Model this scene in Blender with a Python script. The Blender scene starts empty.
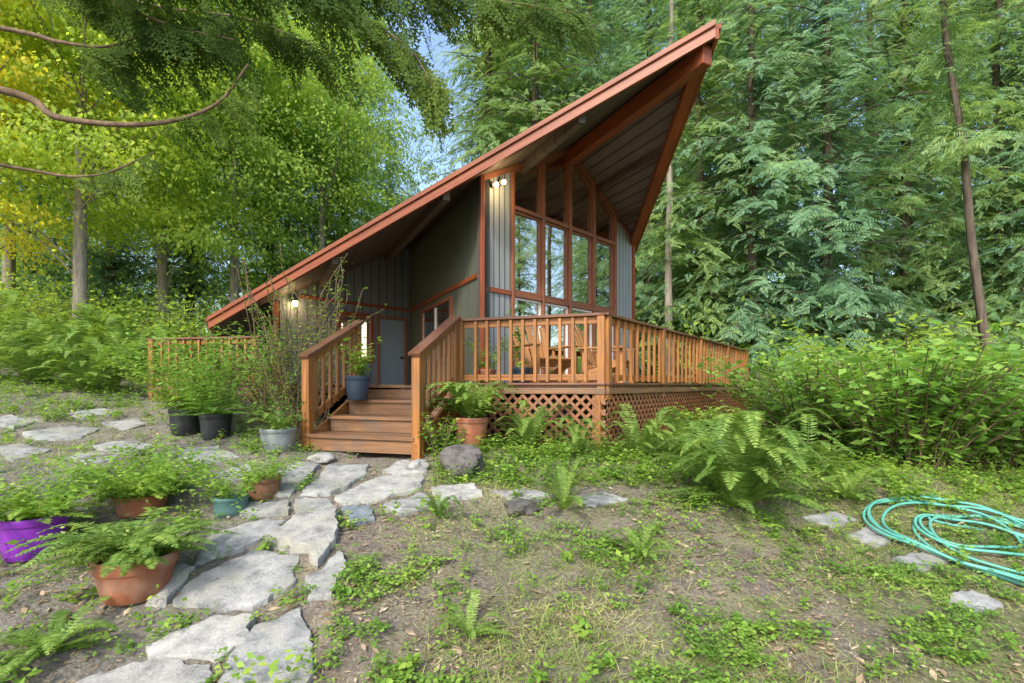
import bpy, math, random
import numpy as np
from mathutils import Vector
random.seed(7)
scene = bpy.context.scene
COL = scene.collection
F, CX, HY = 500.0, 512.0, 385.0
V3 = Vector
ORG = {}

# ------------------------------------------------------------------ terrain
KY = np.array([-60, -5, 1, 2.3, 3.2, 4.4, 5.3, 7, 10, 14, 25, 60, 200])
KZ = np.array([-2.6, -1.75, -1.58, -1.40, -1.18, -0.92, -0.75, -0.70, -0.66, -0.45, 0.2, 2.5, 9])
def sm(t): t = np.clip(t, 0, 1); return t*t*(3-2*t)
def gz(x, y):
    x = np.asarray(x, float); y = np.asarray(y, float)
    z = np.interp(y, KY, KZ)
    z = z - 0.06*np.clip(x-0.6, 0, 6)*np.clip((14-y)/4, 0, 1)
    z = z + 0.13*np.clip(-x-6.2, 0, 12)*np.clip((y-2)/4, 0, 1)
    z = z + .42*sm((-x-2.3)/1.8)*sm((y-5.4)/3.2)
    z = z + .022*np.sin(2.1*x+1.3*y)+.018*np.sin(3.7*x-2.9*y+1)+.010*np.sin(7.3*x+5.1*y)+.008*np.sin(11*x-9*y+2)
    return z
def gzf(x, y): return float(gz(x, y))
def pix(px, py, Y): return V3(((px-CX)/F*Y, Y, (HY-py)/F*Y))
def onground(px, py):
    Y = 1.2
    while Y < 60:
        p = pix(px, py, Y)
        if p.z <= gzf(p.x, p.y): return V3((p.x, p.y, gzf(p.x, p.y)))
        Y += 0.01
    return p

# ------------------------------------------------------------------ materials
def newmat(name):
    m = bpy.data.materials.new(name); m.use_nodes = True
    nt = m.node_tree; nt.nodes.clear()
    out = nt.nodes.new('ShaderNodeOutputMaterial')
    return m, nt, out
def ramp(nt, stops):
    r = nt.nodes.new('ShaderNodeValToRGB')
    e = r.color_ramp.elements
    while len(e) < len(stops): e.new(0.5)
    for el, (p, c) in zip(e, stops):
        el.position = p; el.color = (c[0], c[1], c[2], 1)
    return r
def mixc(nt, fac, a, b, mode='MIX'):
    m = nt.nodes.new('ShaderNodeMix'); m.data_type = 'RGBA'; m.blend_type = mode
    for s, v in ((0, fac), (6, a), (7, b)):
        if hasattr(v, 'is_linked'): nt.links.new(v, m.inputs[s])
        elif s == 0: m.inputs[0].default_value = v
        else: m.inputs[s].default_value = (v[0], v[1], v[2], 1)
    return m.outputs[2]
def math_(nt, op, a, b=None):
    m = nt.nodes.new('ShaderNodeMath'); m.operation = op
    for i, v in enumerate((a, b)):
        if v is None: continue
        if hasattr(v, 'is_linked'): nt.links.new(v, m.inputs[i])
        else: m.inputs[i].default_value = v
    return m.outputs[0]
def finish(nt, out, col, rough=0.6, bump=None, bstr=0.3, bdist=0.02, spec=0.4, metal=0.0):
    p = nt.nodes.new('ShaderNodeBsdfPrincipled')
    if hasattr(col, 'is_linked'): nt.links.new(col, p.inputs['Base Color'])
    else: p.inputs['Base Color'].default_value = (*col, 1)
    p.inputs['Roughness'].default_value = rough
    p.inputs['Specular IOR Level'].default_value = spec
    p.inputs['Metallic'].default_value = metal
    if bump is not None:
        b = nt.nodes.new('ShaderNodeBump'); b.inputs['Strength'].default_value = bstr; b.inputs['Distance'].default_value = bdist
        nt.links.new(bump, b.inputs['Height']); nt.links.new(b.outputs[0], p.inputs['Normal'])
    nt.links.new(p.outputs[0], out.inputs[0])
    return p
def noise(nt, scale, detail=5, vec=None, rough=.6):
    n = nt.nodes.new('ShaderNodeTexNoise'); n.inputs['Scale'].default_value = scale
    n.inputs['Detail'].default_value = detail; n.inputs['Roughness'].default_value = rough
    if vec is not None: nt.links.new(vec, n.inputs['Vector'])
    return n.outputs['Fac']
def pos(nt): return nt.nodes.new('ShaderNodeNewGeometry').outputs['Position']
def gco(nt):
    a = nt.nodes.new('ShaderNodeAttribute'); a.attribute_name = 'gco'; return a.outputs['Vector']
def scaled(nt, vec, s):
    m = nt.nodes.new('ShaderNodeMapping'); m.inputs['Scale'].default_value = s
    nt.links.new(vec, m.inputs['Vector']); return m.outputs[0]

def mat_wood(name, dark, light, rough=.55, weather=(.16, .12, .09), wamt=.35):
    m, nt, out = newmat(name)
    g = noise(nt, 1.0, 7, scaled(nt, gco(nt), (1.3, 26, 26)))
    rp = ramp(nt, [(.32, dark), (.68, light)]); nt.links.new(g, rp.inputs[0]); c = rp.outputs[0]
    w = noise(nt, 3.2, 5, pos(nt))
    wf = ramp(nt, [(.45, (0, 0, 0)), (.72, (wamt,)*3)]); nt.links.new(w, wf.inputs[0])
    c2 = mixc(nt, wf.outputs[0], c, weather)
    finish(nt, out, c2, rough, g, .35, .01)
    return m
def mat_siding(name, c1, c2, period=.2, gw=.018, axis=0, rough=.65):
    m, nt, out = newmat(name)
    v = gco(nt)
    sx = nt.nodes.new('ShaderNodeSeparateXYZ'); nt.links.new(v, sx.inputs[0])
    md = math_(nt, 'PINGPONG', sx.outputs[axis], period/2)
    gr = math_(nt, 'GREATER_THAN', md, gw/2)
    grain = noise(nt, 1.0, 6, scaled(nt, v, (30, 30, 1.6) if axis == 0 else (1.6, 30, 30)))
    r = ramp(nt, [(.3, c1), (.7, c2)]); nt.links.new(grain, r.inputs[0])
    c = mixc(nt, gr, (c1[0]*.25, c1[1]*.25, c1[2]*.25), r.outputs[0])
    h = math_(nt, 'ADD', math_(nt, 'MULTIPLY', gr, .8), math_(nt, 'MULTIPLY', grain, .2))
    finish(nt, out, c, rough, h, .5, .015)
    return m
def mat_leaf(name, stops, transl=.3, nscale=.6, rough=.55, spec=.25):
    m, nt, out = newmat(name)
    g = nt.nodes.new('ShaderNodeNewGeometry')
    r = ramp(nt, stops)
    n1 = noise(nt, nscale, 2, g.outputs['Position'])
    f = math_(nt, 'ADD', math_(nt, 'MULTIPLY', g.outputs['Random Per Island'], .5), math_(nt, 'SUBTRACT', math_(nt, 'MULTIPLY', n1, 1.3), .4))
    nt.links.new(f, r.inputs[0])
    p = nt.nodes.new('ShaderNodeBsdfPrincipled'); p.inputs['Roughness'].default_value = rough
    p.inputs['Specular IOR Level'].default_value = spec
    nt.links.new(r.outputs[0], p.inputs['Base Color'])
    t = nt.nodes.new('ShaderNodeBsdfTranslucent')
    tc = mixc(nt, 1.0, r.outputs[0], (1.5, 1.45, .75), 'MULTIPLY'); nt.links.new(tc, t.inputs['Color'])
    mx = nt.nodes.new('ShaderNodeMixShader'); mx.inputs[0].default_value = transl
    nt.links.new(p.outputs[0], mx.inputs[1]); nt.links.new(t.outputs[0], mx.inputs[2])
    nt.links.new(mx.outputs[0], out.inputs[0])
    return m
def mat_noise(name, c1, c2, scale, rough=.8, bstr=.5, bdist=.02, spec=.3, c3=None, metal=0, s2=None):
    m, nt, out = newmat(name)
    p = pos(nt)
    n = noise(nt, scale, 8, p)
    r = ramp(nt, [(.3, c1), (.7, c2)]); nt.links.new(n, r.inputs[0])
    c = r.outputs[0]
    if c3 is not None:
        n2 = noise(nt, s2 or scale*.3, 5, p)
        rr = ramp(nt, [(.48, (0, 0, 0)), (.68, (.8,)*3)]); nt.links.new(n2, rr.inputs[0])
        c = mixc(nt, rr.outputs[0], c, c3)
    finish(nt, out, c, rough, n, bstr, bdist, spec, metal)
    return m
def mat_stone(name, c1, c2, moss):
    m, nt, out = newmat(name)
    p = pos(nt)
    n1 = noise(nt, 7, 9, p, .68); n2 = noise(nt, 60, 6, p, .7); n3 = noise(nt, 3.5, 5, p)
    h = math_(nt, 'ADD', math_(nt, 'MULTIPLY', n1, .75), math_(nt, 'MULTIPLY', n2, .25))
    r = ramp(nt, [(.33, tuple(v*.5 for v in c1)), (.44, c1), (.62, c2)]); nt.links.new(h, r.inputs[0])
    rr = ramp(nt, [(.5, (0, 0, 0)), (.7, (.7,)*3)]); nt.links.new(n3, rr.inputs[0])
    c = mixc(nt, rr.outputs[0], r.outputs[0], moss)
    finish(nt, out, c, .9, h, .8, .035, .2)
    return m
def mat_bark(name, c1, c2):
    m, nt, out = newmat(name)
    v = scaled(nt, pos(nt), (9, 9, 1.5))
    n = noise(nt, 1.6, 8, v)
    r = ramp(nt, [(.3, c1), (.7, c2)]); nt.links.new(n, r.inputs[0])
    finish(nt, out, r.outputs[0], .9, n, .8, .05, .2)
    return m
def mat_emit(name, col, s):
    m, nt, out = newmat(name)
    e = nt.nodes.new('ShaderNodeEmission'); e.inputs[0].default_value = (*col, 1); e.inputs[1].default_value = s
    nt.links.new(e.outputs[0], out.inputs[0]); return m
def mat_glass(name, tint, gl):
    m, nt, out = newmat(name)
    t = nt.nodes.new('ShaderNodeBsdfTransparent'); t.inputs[0].default_value = (*tint, 1)
    g = nt.nodes.new('ShaderNodeBsdfGlossy'); g.inputs['Roughness'].default_value = .015; g.inputs['Color'].default_value = (.98, .96, .92, 1)
    mx = nt.nodes.new('ShaderNodeMixShader'); mx.inputs[0].default_value = gl
    nt.links.new(t.outputs[0], mx.inputs[1]); nt.links.new(g.outputs[0], mx.inputs[2]); nt.links.new(mx.outputs[0], out.inputs[0])
    return m

M = {}
M['deck'] = mat_wood('deck_wood', (.15, .056, .013), (.36, .150, .036), .5, (.14, .085, .05), .5)
M['tread'] = mat_wood('tread_wood', (.11, .055, .027), (.26, .135, .062), .5, (.11, .085, .07), .75)
M['rail'] = mat_wood('cap_wood', (.075, .030, .016), (.165, .066, .031), .45)
M['fascia'] = mat_wood('fascia_wood', (.145, .033, .009), (.265, .066, .017), .45, (.10, .035, .016), .3)
M['beam'] = mat_wood('beam_wood', (.14, .034, .011), (.25, .066, .019), .5, (.09, .035, .018), .3)
M['trim'] = mat_wood('trim_wood', (.15, .052, .024), (.25, .092, .042), .5, (.16, .085, .055), .3)
M['lattice'] = mat_wood('lattice_wood', (.155, .060, .026), (.26, .11, .046), .6)
M['chair'] = mat_wood('chair_wood', (.25, .10, .03), (.42, .20, .06), .5)
M['ceiling'] = mat_siding('ceiling_boards', (.62, .40, .21), (.72, .50, .29), .16, .015, 0)
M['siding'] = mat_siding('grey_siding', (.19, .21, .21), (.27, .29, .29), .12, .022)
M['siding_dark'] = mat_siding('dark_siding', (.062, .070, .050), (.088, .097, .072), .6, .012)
M['siding_blue'] = mat_siding('blue_siding', (.105, .125, .13), (.15, .17, .18), .2, .02)
M['door'] = mat_siding('door_paint', (.17, .21, .24), (.22, .265, .30), .9, .012)
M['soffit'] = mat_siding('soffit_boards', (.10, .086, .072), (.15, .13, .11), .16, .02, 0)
M['soffit_shaded'] = mat_siding('soffit_shaded_boards', (.07, .056, .044), (.10, .084, .068), .3, .02, 0)  # darker copy of the soffit boards, shade of the left slope in the colour
M['rafter'] = mat_wood('rafter_wood', (.045, .034, .026), (.085, .062, .046), .6)
M['shingle'] = mat_noise('shingle', (.05, .05, .05), (.1, .095, .09), 30)
M['inside'] = mat_noise('inside_wall', (.55, .40, .27), (.66, .50, .35), 4, .8, .05)
M['glass'] = mat_glass('window_glass', (.8, .83, .83), .55)
M['glass_high'] = mat_glass('upper_window_glass', (.95, .95, .93), .28)
M['white'] = mat_noise('white_frame', (.55, .55, .53), (.65, .65, .62), 20, .5, .05)
M['bulb'] = mat_emit('lit_bulb', (1, .70, .32), 40)
M['black'] = mat_noise('black_metal', (.02, .02, .02), (.04, .038, .035), 30, .45, .05)
M['bark'] = mat_bark('conifer_bark', (.05, .04, .03), (.16, .125, .095))
M['bark_pale'] = mat_bark('pale_bark', (.15, .13, .105), (.32, .28, .23))
M['twig'] = mat_bark('twig_bark', (.09, .06, .04), (.20, .145, .09))
M['cedar1'] = mat_leaf('cedar_foliage', [(0, (.07, .14, .055)), (.5, (.18, .30, .105)), (1, (.40, .49, .16))], .42, .5)
M['cedar2'] = mat_leaf('blue_cedar_foliage', [(0, (.065, .15, .095)), (.5, (.155, .29, .16)), (1, (.33, .46, .22))], .42, .5)
M['cedar3'] = mat_leaf('backlit_cedar_foliage', [(0, (.028, .058, .014)), (.5, (.075, .13, .028)), (1, (.20, .26, .05))], .45, 1.2, .8, .08)  # backlit darkness of the near sprays is put into the leaf colour
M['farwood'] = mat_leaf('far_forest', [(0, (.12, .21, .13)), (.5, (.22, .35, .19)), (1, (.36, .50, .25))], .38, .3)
M['leafy1'] = mat_leaf('green_leaves', [(0, (.19, .30, .045)), (.5, (.38, .50, .08)), (1, (.64, .69, .14))], .58, .5)
M['leafy2'] = mat_leaf('sunlit_yellow_leaves', [(0, (.33, .36, .04)), (.5, (.56, .53, .06)), (1, (.84, .66, .11))], .58, .5)  # sunlit golden glow is put into the yellow of the leaves
M['leafy3'] = mat_leaf('mid_leaves', [(0, (.14, .25, .06)), (.5, (.30, .44, .09)), (1, (.52, .63, .14))], .58, .5)
M['fern'] = mat_leaf('fern_fronds', [(0, (.065, .13, .028)), (.5, (.15, .26, .05)), (1, (.34, .44, .10))], .4, 2.5)
M['shrub'] = mat_leaf('shrub_leaves', [(0, (.07, .16, .035)), (.5, (.17, .33, .06)), (1, (.36, .52, .11))], .4, 1.6, .4)
M['herb'] = mat_leaf('herb_leaves', [(0, (.07, .16, .023)), (.5, (.17, .31, .042)), (1, (.38, .49, .085))], .4, 3.0)
M['cover'] = mat_leaf('cover_leaves', [(0, (.06, .14, .02)), (.5, (.15, .28, .042)), (1, (.32, .44, .08))], .3, 2.0)
M['grass'] = mat_leaf('grass_blades', [(0, (.11, .19, .033)), (.5, (.27, .33, .10)), (1, (.54, .50, .26))], .3, 2.0)
M['litter'] = mat_leaf('dead_leaves', [(0, (.09, .058, .032)), (.5, (.28, .20, .125)), (1, (.56, .46, .32))], .1, 3.0, .8)
M['terracotta'] = mat_noise('terracotta', (.22, .072, .035), (.34, .13, .068), 14, .75, .15, .01, .3, (.29, .19, .14), s2=5)
M['brownpot'] = mat_noise('brown_pot', (.16, .075, .045), (.24, .12, .07), 14, .6, .1, .01)
M['purple'] = mat_noise('purple_plastic', (.18, .02, .34), (.22, .03, .40), 8, .35, .02, .01, .5)
M['teal'] = mat_noise('teal_glaze', (.05, .115, .115), (.085, .165, .155), 9, .4, .05, .01, .5)
M['blackpot'] = mat_noise('black_plastic', (.016, .018, .02), (.035, .038, .042), 9, .45, .05, .01)
M['bluepot'] = mat_noise('dark_blue_plastic', (.025, .04, .06), (.04, .06, .09), 9, .4, .05, .01)
M['zinc'] = mat_noise('zinc_metal', (.22, .25, .27), (.34, .37, .39), 12, .45, .05, .01, .5, metal=.6)
M['soil'] = mat_noise('potting_soil', (.025, .018, .012), (.07, .05, .035), 40, .95, .8)
M['stone'] = mat_stone('flagstone', (.20, .205, .20), (.385, .385, .37), (.21, .205, .14))
M['stone_pale'] = mat_stone('pale_stone', (.24, .24, .225), (.43, .425, .40), (.24, .235, .16))
M['stone_blue'] = mat_stone('slate_stone', (.12, .145, .16), (.21, .24, .265), (.13, .15, .12))
M['rock'] = mat_noise('dark_rock', (.05, .045, .045), (.16, .145, .14), 9, .85, .9, .05, .3, (.07, .085, .035))
M['hose'] = mat_noise('turquoise_hose', (.07, .28, .225), (.11, .37, .30), 3, .45, .0, .01, .4)

def ground_mat():
    m, nt, out = newmat('forest_ground')
    p = pos(nt)
    sx = nt.nodes.new('ShaderNodeSeparateXYZ'); nt.links.new(p, sx.inputs[0])
    nf = noise(nt, 38, 9, p, .7); nm = noise(nt, 5, 6, p); nb = noise(nt, 1.1, 5, p)
    soil = ramp(nt, [(.25, (.080, .065, .053)), (.5, (.195, .165, .135)), (.78, (.40, .36, .30))]); nt.links.new(nf, soil.inputs[0])
    straw = ramp(nt, [(.3, (.175, .145, .10)), (.7, (.43, .38, .28))]); nt.links.new(nf, straw.inputs[0])
    green = ramp(nt, [(.3, (.065, .095, .022)), (.7, (.21, .26, .07))]); nt.links.new(nf, green.inputs[0])
    grey = ramp(nt, [(.3, (.125, .115, .10)), (.7, (.31, .295, .27))]); nt.links.new(nf, grey.inputs[0])
    f1 = ramp(nt, [(.44, (0,)*3), (.62, (.8,)*3)]); nt.links.new(nm, f1.inputs[0])
    c = mixc(nt, f1.outputs[0], soil.outputs[0], straw.outputs[0])
    gx = math_(nt, 'MINIMUM', math_(nt, 'MULTIPLY', math_(nt, 'ADD', sx.outputs[0], -.4), .04), .08)
    gf = math_(nt, 'ADD', math_(nt, 'ADD', math_(nt, 'MULTIPLY', nb, .5), math_(nt, 'MULTIPLY', nm, .5)), gx)
    f2 = ramp(nt, [(.47, (0,)*3), (.63, (.72,)*3)]); nt.links.new(gf, f2.inputs[0])
    c = mixc(nt, f2.outputs[0], c, green.outputs[0])
    px = math_(nt, 'ADD', math_(nt, 'MULTIPLY', math_(nt, 'ADD', sx.outputs[0], 1.2), -1.2), math_(nt, 'MULTIPLY', math_(nt, 'SUBTRACT', nb, .5), 2.5))
    f3 = ramp(nt, [(.2, (0,)*3), (.9, (.7,)*3)]); nt.links.new(px, f3.inputs[0])
    near = math_(nt, 'LESS_THAN', sx.outputs[1], 12.5)
    c = mixc(nt, math_(nt, 'MULTIPLY', f3.outputs[0], near), c, grey.outputs[0])
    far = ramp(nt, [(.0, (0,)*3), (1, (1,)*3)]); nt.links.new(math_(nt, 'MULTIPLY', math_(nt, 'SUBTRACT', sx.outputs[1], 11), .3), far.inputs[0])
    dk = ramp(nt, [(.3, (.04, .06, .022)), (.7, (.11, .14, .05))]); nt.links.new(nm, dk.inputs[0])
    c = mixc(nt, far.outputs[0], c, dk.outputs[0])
    finish(nt, out, c, .95, nf, .9, .05, .15)
    return m
M['ground'] = ground_mat()

# ------------------------------------------------------------------ object helpers
def tag(o, label=None, cat=None, group=None, kind=None):
    if label: o['label'] = label
    if cat: o['category'] = cat
    if group: o['group'] = group
    if kind: o['kind'] = kind
    return o
def thing(name, loc, label, cat, group=None):
    o = bpy.data.objects.new(name, None); COL.objects.link(o)
    o.location = loc; o.empty_display_size = .2
    ORG[o.name] = V3(loc)
    return tag(o, label, cat, group)
def link(name, me, mat, parent=None):
    o = bpy.data.objects.new(name, me); COL.objects.link(o)
    me.materials.append(mat)
    if parent is not None:
        o.parent = parent; ORG[o.name] = ORG[parent.name]
    return o
class MB:
    def __init__(s): s.v = []; s.f = []; s.g = []
    def add(s, vs, fs, gs=None):
        b = len(s.v); s.v += [tuple(v) for v in vs]; s.f += [tuple(i+b for i in f) for f in fs]
        s.g += [tuple(g) for g in (gs if gs is not None else vs)]
    def beam(s, p0, p1, w, h, up=(0, 0, 1)):
        p0 = V3(p0); p1 = V3(p1); up = V3(up); d = p1-p0; L = d.length; d.normalize()
        side = d.cross(up).normalized(); u = side.cross(d)
        o = V3((random.random()*9, random.random()*9, random.random()*9))
        vs = []; gs = []
        for l, p in ((0, p0), (L, p1)):
            for a, b in ((-1, -1), (1, -1), (1, 1), (-1, 1)):
                vs.append(p+side*(a*w/2)+u*(b*h/2)); gs.append(o+V3((l, a*w/2, b*h/2)))
        s.add(vs, [(3, 2, 1, 0), (4, 5, 6, 7), (0, 1, 5, 4), (1, 2, 6, 5), (2, 3, 7, 6), (3, 0, 4, 7)], gs)
        return s
    def prism(s, poly, vec, gs=None):
        n = len(poly); vec = V3(vec); poly = [V3(p) for p in poly]
        vs = poly+[p+vec for p in poly]
        fs = [tuple(range(n))[::-1], tuple(range(n, 2*n))]+[(i, (i+1) % n, n+(i+1) % n, n+i) for i in range(n)]
        s.add(vs, fs, (list(gs)*2) if gs is not None else None); return s
    def tube(s, pts, rad, n=8, cap=True):
        pts = [V3(p) for p in pts]; vs = []; fs = []; gs = []; L = 0
        ref = V3((0.13, .21, .97)).normalized()
        for i, p in enumerate(pts):
            t = (pts[min(i+1, len(pts)-1)]-pts[max(i-1, 0)]).normalized()
            r0 = ref if abs(t.dot(ref)) < .95 else V3((1, 0, 0))
            a = t.cross(r0).normalized(); b = t.cross(a)
            if i: L += (p-pts[i-1]).length
            r = rad[i] if hasattr(rad, '__len__') else rad
            for k in range(n):
                an = 2*math.pi*k/n
                vs.append(p+a*(r*math.cos(an))+b*(r*math.sin(an))); gs.append((L, an*r, 0))
        m = len(pts)
        for i in range(m-1):
            for k in range(n):
                fs.append((i*n+k, i*n+(k+1) % n, (i+1)*n+(k+1) % n, (i+1)*n+k))
        if cap: fs += [tuple(range(n))[::-1], tuple(range((m-1)*n, m*n))]
        s.add(vs, fs, gs); return s
    def lathe(s, prof, c, n=30, sq=1.0):
        c = V3(c); vs = []; fs = []
        for r, z in prof:
            for k in range(n):
                a = 2*math.pi*k/n; vs.append(c+V3((r*math.cos(a), r*math.sin(a)*sq, z)))
        for i in range(len(prof)-1):
            for k in range(n):
                fs.append((i*n+k, i*n+(k+1) % n, (i+1)*n+(k+1) % n, (i+1)*n+k))
        s.add(vs, fs); return s
    def build(s, name, mat, parent=None, bevel=0, smooth=False):
        me = bpy.data.meshes.new(name)
        o0 = ORG[parent.name] if parent is not None else V3((0, 0, 0))
        me.from_pydata([(v[0]-o0.x, v[1]-o0.y, v[2]-o0.z) for v in s.v], [], s.f)
        at = me.attributes.new('gco', 'FLOAT_VECTOR', 'POINT')
        at.data.foreach_set('vector', np.array(s.g, 'f').ravel())
        if smooth: me.polygons.foreach_set('use_smooth', [True]*len(me.polygons))
        me.update()
        o = link(name, me, mat, parent)
        if bevel:
            b = o.modifiers.new('bevel', 'BEVEL'); b.width = bevel; b.segments = 2; b.limit_method = 'ANGLE'
        return o
def quad_obj(name, V, mat, parent=None):
    V = np.asarray(V, 'f').reshape(-1, 3); n = len(V)//4
    if parent is not None: V = V-np.array(ORG[parent.name], 'f')
    me = bpy.data.meshes.new(name)
    me.vertices.add(4*n); me.vertices.foreach_set('co', V.ravel())
    me.loops.add(4*n); me.loops.foreach_set('vertex_index', np.arange(4*n, dtype='i'))
    me.polygons.add(n); me.polygons.foreach_set('loop_start', np.arange(n, dtype='i')*4)
    me.update(calc_edges=True)
    return link(name, me, mat, parent)

# ------------------------------------------------------------------ foliage helpers
def nrm(a): return a/np.maximum(np.linalg.norm(a, axis=-1, keepdims=True), 1e-9)
def leaves(P, D, U, L, W, wide=.45, fold=0.):
    D = nrm(D); S = nrm(np.cross(D, U)); L = np.asarray(L).reshape(-1, 1); W = np.asarray(W).reshape(-1, 1)
    Nn = np.cross(S, D)
    out = np.stack([P, P+D*L*wide+S*W/2+Nn*W*fold, P+D*L, P+D*L*wide-S*W/2+Nn*W*fold], 1)
    return out.reshape(-1, 3)
def inst(T, D, U, P, S):
    x = nrm(D); y = nrm(np.cross(U, x)); z = np.cross(x, y)
    R = np.stack([x, y, z], 2)
    return (np.einsum('nij,mj->nmi', R, T)*np.asarray(S).reshape(-1, 1, 1)+P[:, None, :]).reshape(-1, 3)
def spray(n, w=.10, ln=.40, sag=.18):
    P = []; D = []; L = []
    for i in range(n):
        x = (i+.4)/n
        for sd in (-1, 1):
            a = math.radians(58-26*x)
            P.append((x, 0, -sag*x*x)); D.append((math.cos(a), sd*math.sin(a), -.25)); L.append(ln*(1-.72*x))
    P.append((.82, 0, -sag*.67)); D.append((1, 0, -.3)); L.append(.3)
    P = np.array(P); D = np.array(D); L = np.array(L)
    return leaves(P, D, np.array([[0, 0, 1.]]*len(P)), L, w*(.5+L/ln*.5))
def fine_spray(n=8, m=5):
    vs = []
    for i in range(n):
        x = (i+.5)/n
        for sd in (-1, 1):
            a = math.radians(62-28*x); l = .44*(1-.8*x)+.05
            d = np.array([math.cos(a), sd*math.sin(a), -.18]); b = np.array([x, 0, -.2*x*x])
            k = max(2, int(m*l/.42))
            P = []; D = []; Ls = []
            for j in range(k):
                q = (j+.5)/k
                for s2 in (-1, 1):
                    a2 = a*sd+s2*math.radians(36)
                    P.append(b+d*l*q); D.append((math.cos(a2), math.sin(a2), -.2)); Ls.append(.15*(1-.5*q))
            P.append(b+d*l*.3); D.append(d); Ls.append(l*.85)
            vs.append(leaves(np.array(P), np.array(D), np.array([[0, 0, 1.]]*len(P)), Ls, [.042]*len(P)))
    return np.concatenate(vs)
SP = spray(8, .095, .38); SPF = spray(4, .18, .46); SPN = fine_spray()

def conifer(h, rad, nb, seed, droop=.34, size=.62, step=.17, zlo=.05, tmpl=None, exp=.7):
    r = np.random.default_rng(seed); tmpl = SP if tmpl is None else tmpl
    zf = zlo+(1-zlo-.01)*r.random(nb)**1.12
    az = np.arange(nb)*2.39996+r.normal(0, .4, nb)
    L = rad*np.clip((1-zf)**exp, .07, 1)*r.uniform(.4, 1.25, nb)
    Ps = []; Ds = []; Ss = []; Us = []; limbs = []
    for i in range(nb):
        k = max(4, int(L[i]/step)); s = np.clip(np.linspace(.04, 1, k)+r.normal(0, .02, k), .03, 1)
        hd = np.array([math.cos(az[i]), math.sin(az[i]), 0]); pd = np.array([-hd[1], hd[0], 0])
        up = r.uniform(.05, .4); dr = droop*r.uniform(.5, 1.5)
        fz = lambda s: L[i]*(up*s-(up+dr)*s*s)
        P = np.array([0, 0, zf[i]*h])+hd*(L[i]*s)[:, None]+np.array([0, 0, 1.])*fz(s)[:, None]
        tz = up-2*(up+dr)*s
        sd = np.where(np.arange(k) % 2 == 0, 1., -1.)*(1-.8*(s > .96))
        D = hd*.75+pd*(sd*r.uniform(.5, 1.0, k))[:, None]+np.array([0, 0, 1.])*(tz*.5-r.uniform(.0, .55, k))[:, None]
        P = P+r.normal(0, .05, P.shape)
        Ps.append(P); Ds.append(D); Us.append(np.array([0, 0, .85])+hd*.5+0*P); Ss.append(size*(.6+.6*(1-s))*(.6+.4*L[i]/rad)*r.uniform(.6, 1.25, k))
        if L[i] > rad*.35 and i % 3 == 0:
            limbs.append([np.array([0, 0, zf[i]*h])+hd*(L[i]*q)+np.array([0, 0, fz(np.float64(q))]) for q in (0, .3, .6, .95)])
    P = np.concatenate(Ps); D = np.concatenate(Ds); S = np.concatenate(Ss); U = np.concatenate(Us)
    U = U+r.normal(0, .4, P.shape)
    return inst(tmpl, D, U, P, S), limbs
def broadleaf(h, rad, nclump, nleaf, seed, leaf=.17, base=.18, flat=.30):
    r = np.random.default_rng(seed)
    d = nrm(r.normal(0, 1, (nclump, 3))); q = r.random(nclump)**.5
    zc = base*h+(h-base*h)*.5
    C = d*q[:, None]*np.array([rad, rad, (h-base*h)*.5])+np.array([0, 0, zc])
    per = nleaf//nclump; rc = rad*r.uniform(.14, .36, nclump)
    P = np.repeat(C, per, 0)+r.normal(0, 1, (nclump*per, 3))*np.repeat(rc, per)[:, None]*np.array([.66, .66, flat*.65])
    off = P-np.repeat(C, per, 0)
    P[:, 2] -= .3*np.hypot(off[:, 0], off[:, 1])
    rd = nrm((P-np.array([0, 0, zc]))*np.array([1, 1, .4]))
    D = nrm(off*np.array([1, 1, .2]))*.5+r.normal(0, .6, P.shape)+np.array([0, 0, -.75])
    U = np.array([0, 0, .6])+rd*.8+r.normal(0, .55, P.shape)
    Ls = leaf*r.uniform(.5, 1.35, len(P))
    return leaves(P, D, U, Ls, Ls*.64, .5), C
def fern(nf, L, seed, lift=.9, pairs=22, c=(0, 0, 0), pw=.115):
    r = np.random.default_rng(seed); out = []
    for k in range(nf):
        az = 2*math.pi*k/nf+r.normal(0, .25)
        l = L*r.uniform(.55, 1.1); up = lift*r.uniform(.35, 1.35)
        hd = np.array([math.cos(az), math.sin(az), 0]); pd = np.array([-hd[1], hd[0], 0])
        s = np.linspace(.08, 1, pairs); hor = l*.9*s**1.1*(1-.18*min(up, 2)*.5); z = l*(up*s-up*.66*s**2.4)*.85
        P = hd*hor[:, None]+np.array([0, 0, 1.])*z[:, None]+np.array(c)+pd*(r.normal(0, .12)*l*s*s)[:, None]
        T = nrm(np.gradient(P, axis=0)); w = l*pw*np.sin(np.pi*np.clip(s*.93+.06, 0, 1))**.7+.004
        for sd in (-1, 1):
            D = pd*sd+T*.45+np.array([0, 0, -.12])+r.normal(0, .08, P.shape)
            out.append(leaves(P, D, np.cross(T, pd)+r.normal(0, .15, P.shape), w, np.full(pairs, l*.9/pairs*.85+.002), .35))
        out.append(leaves(P[:-1], np.diff(P, axis=0), np.array([[0, 0, 1.]])+0*P[:-1], np.linalg.norm(np.diff(P, axis=0), axis=1)*1.05, np.full(pairs-1, .008)))
    return np.concatenate(out)
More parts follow.
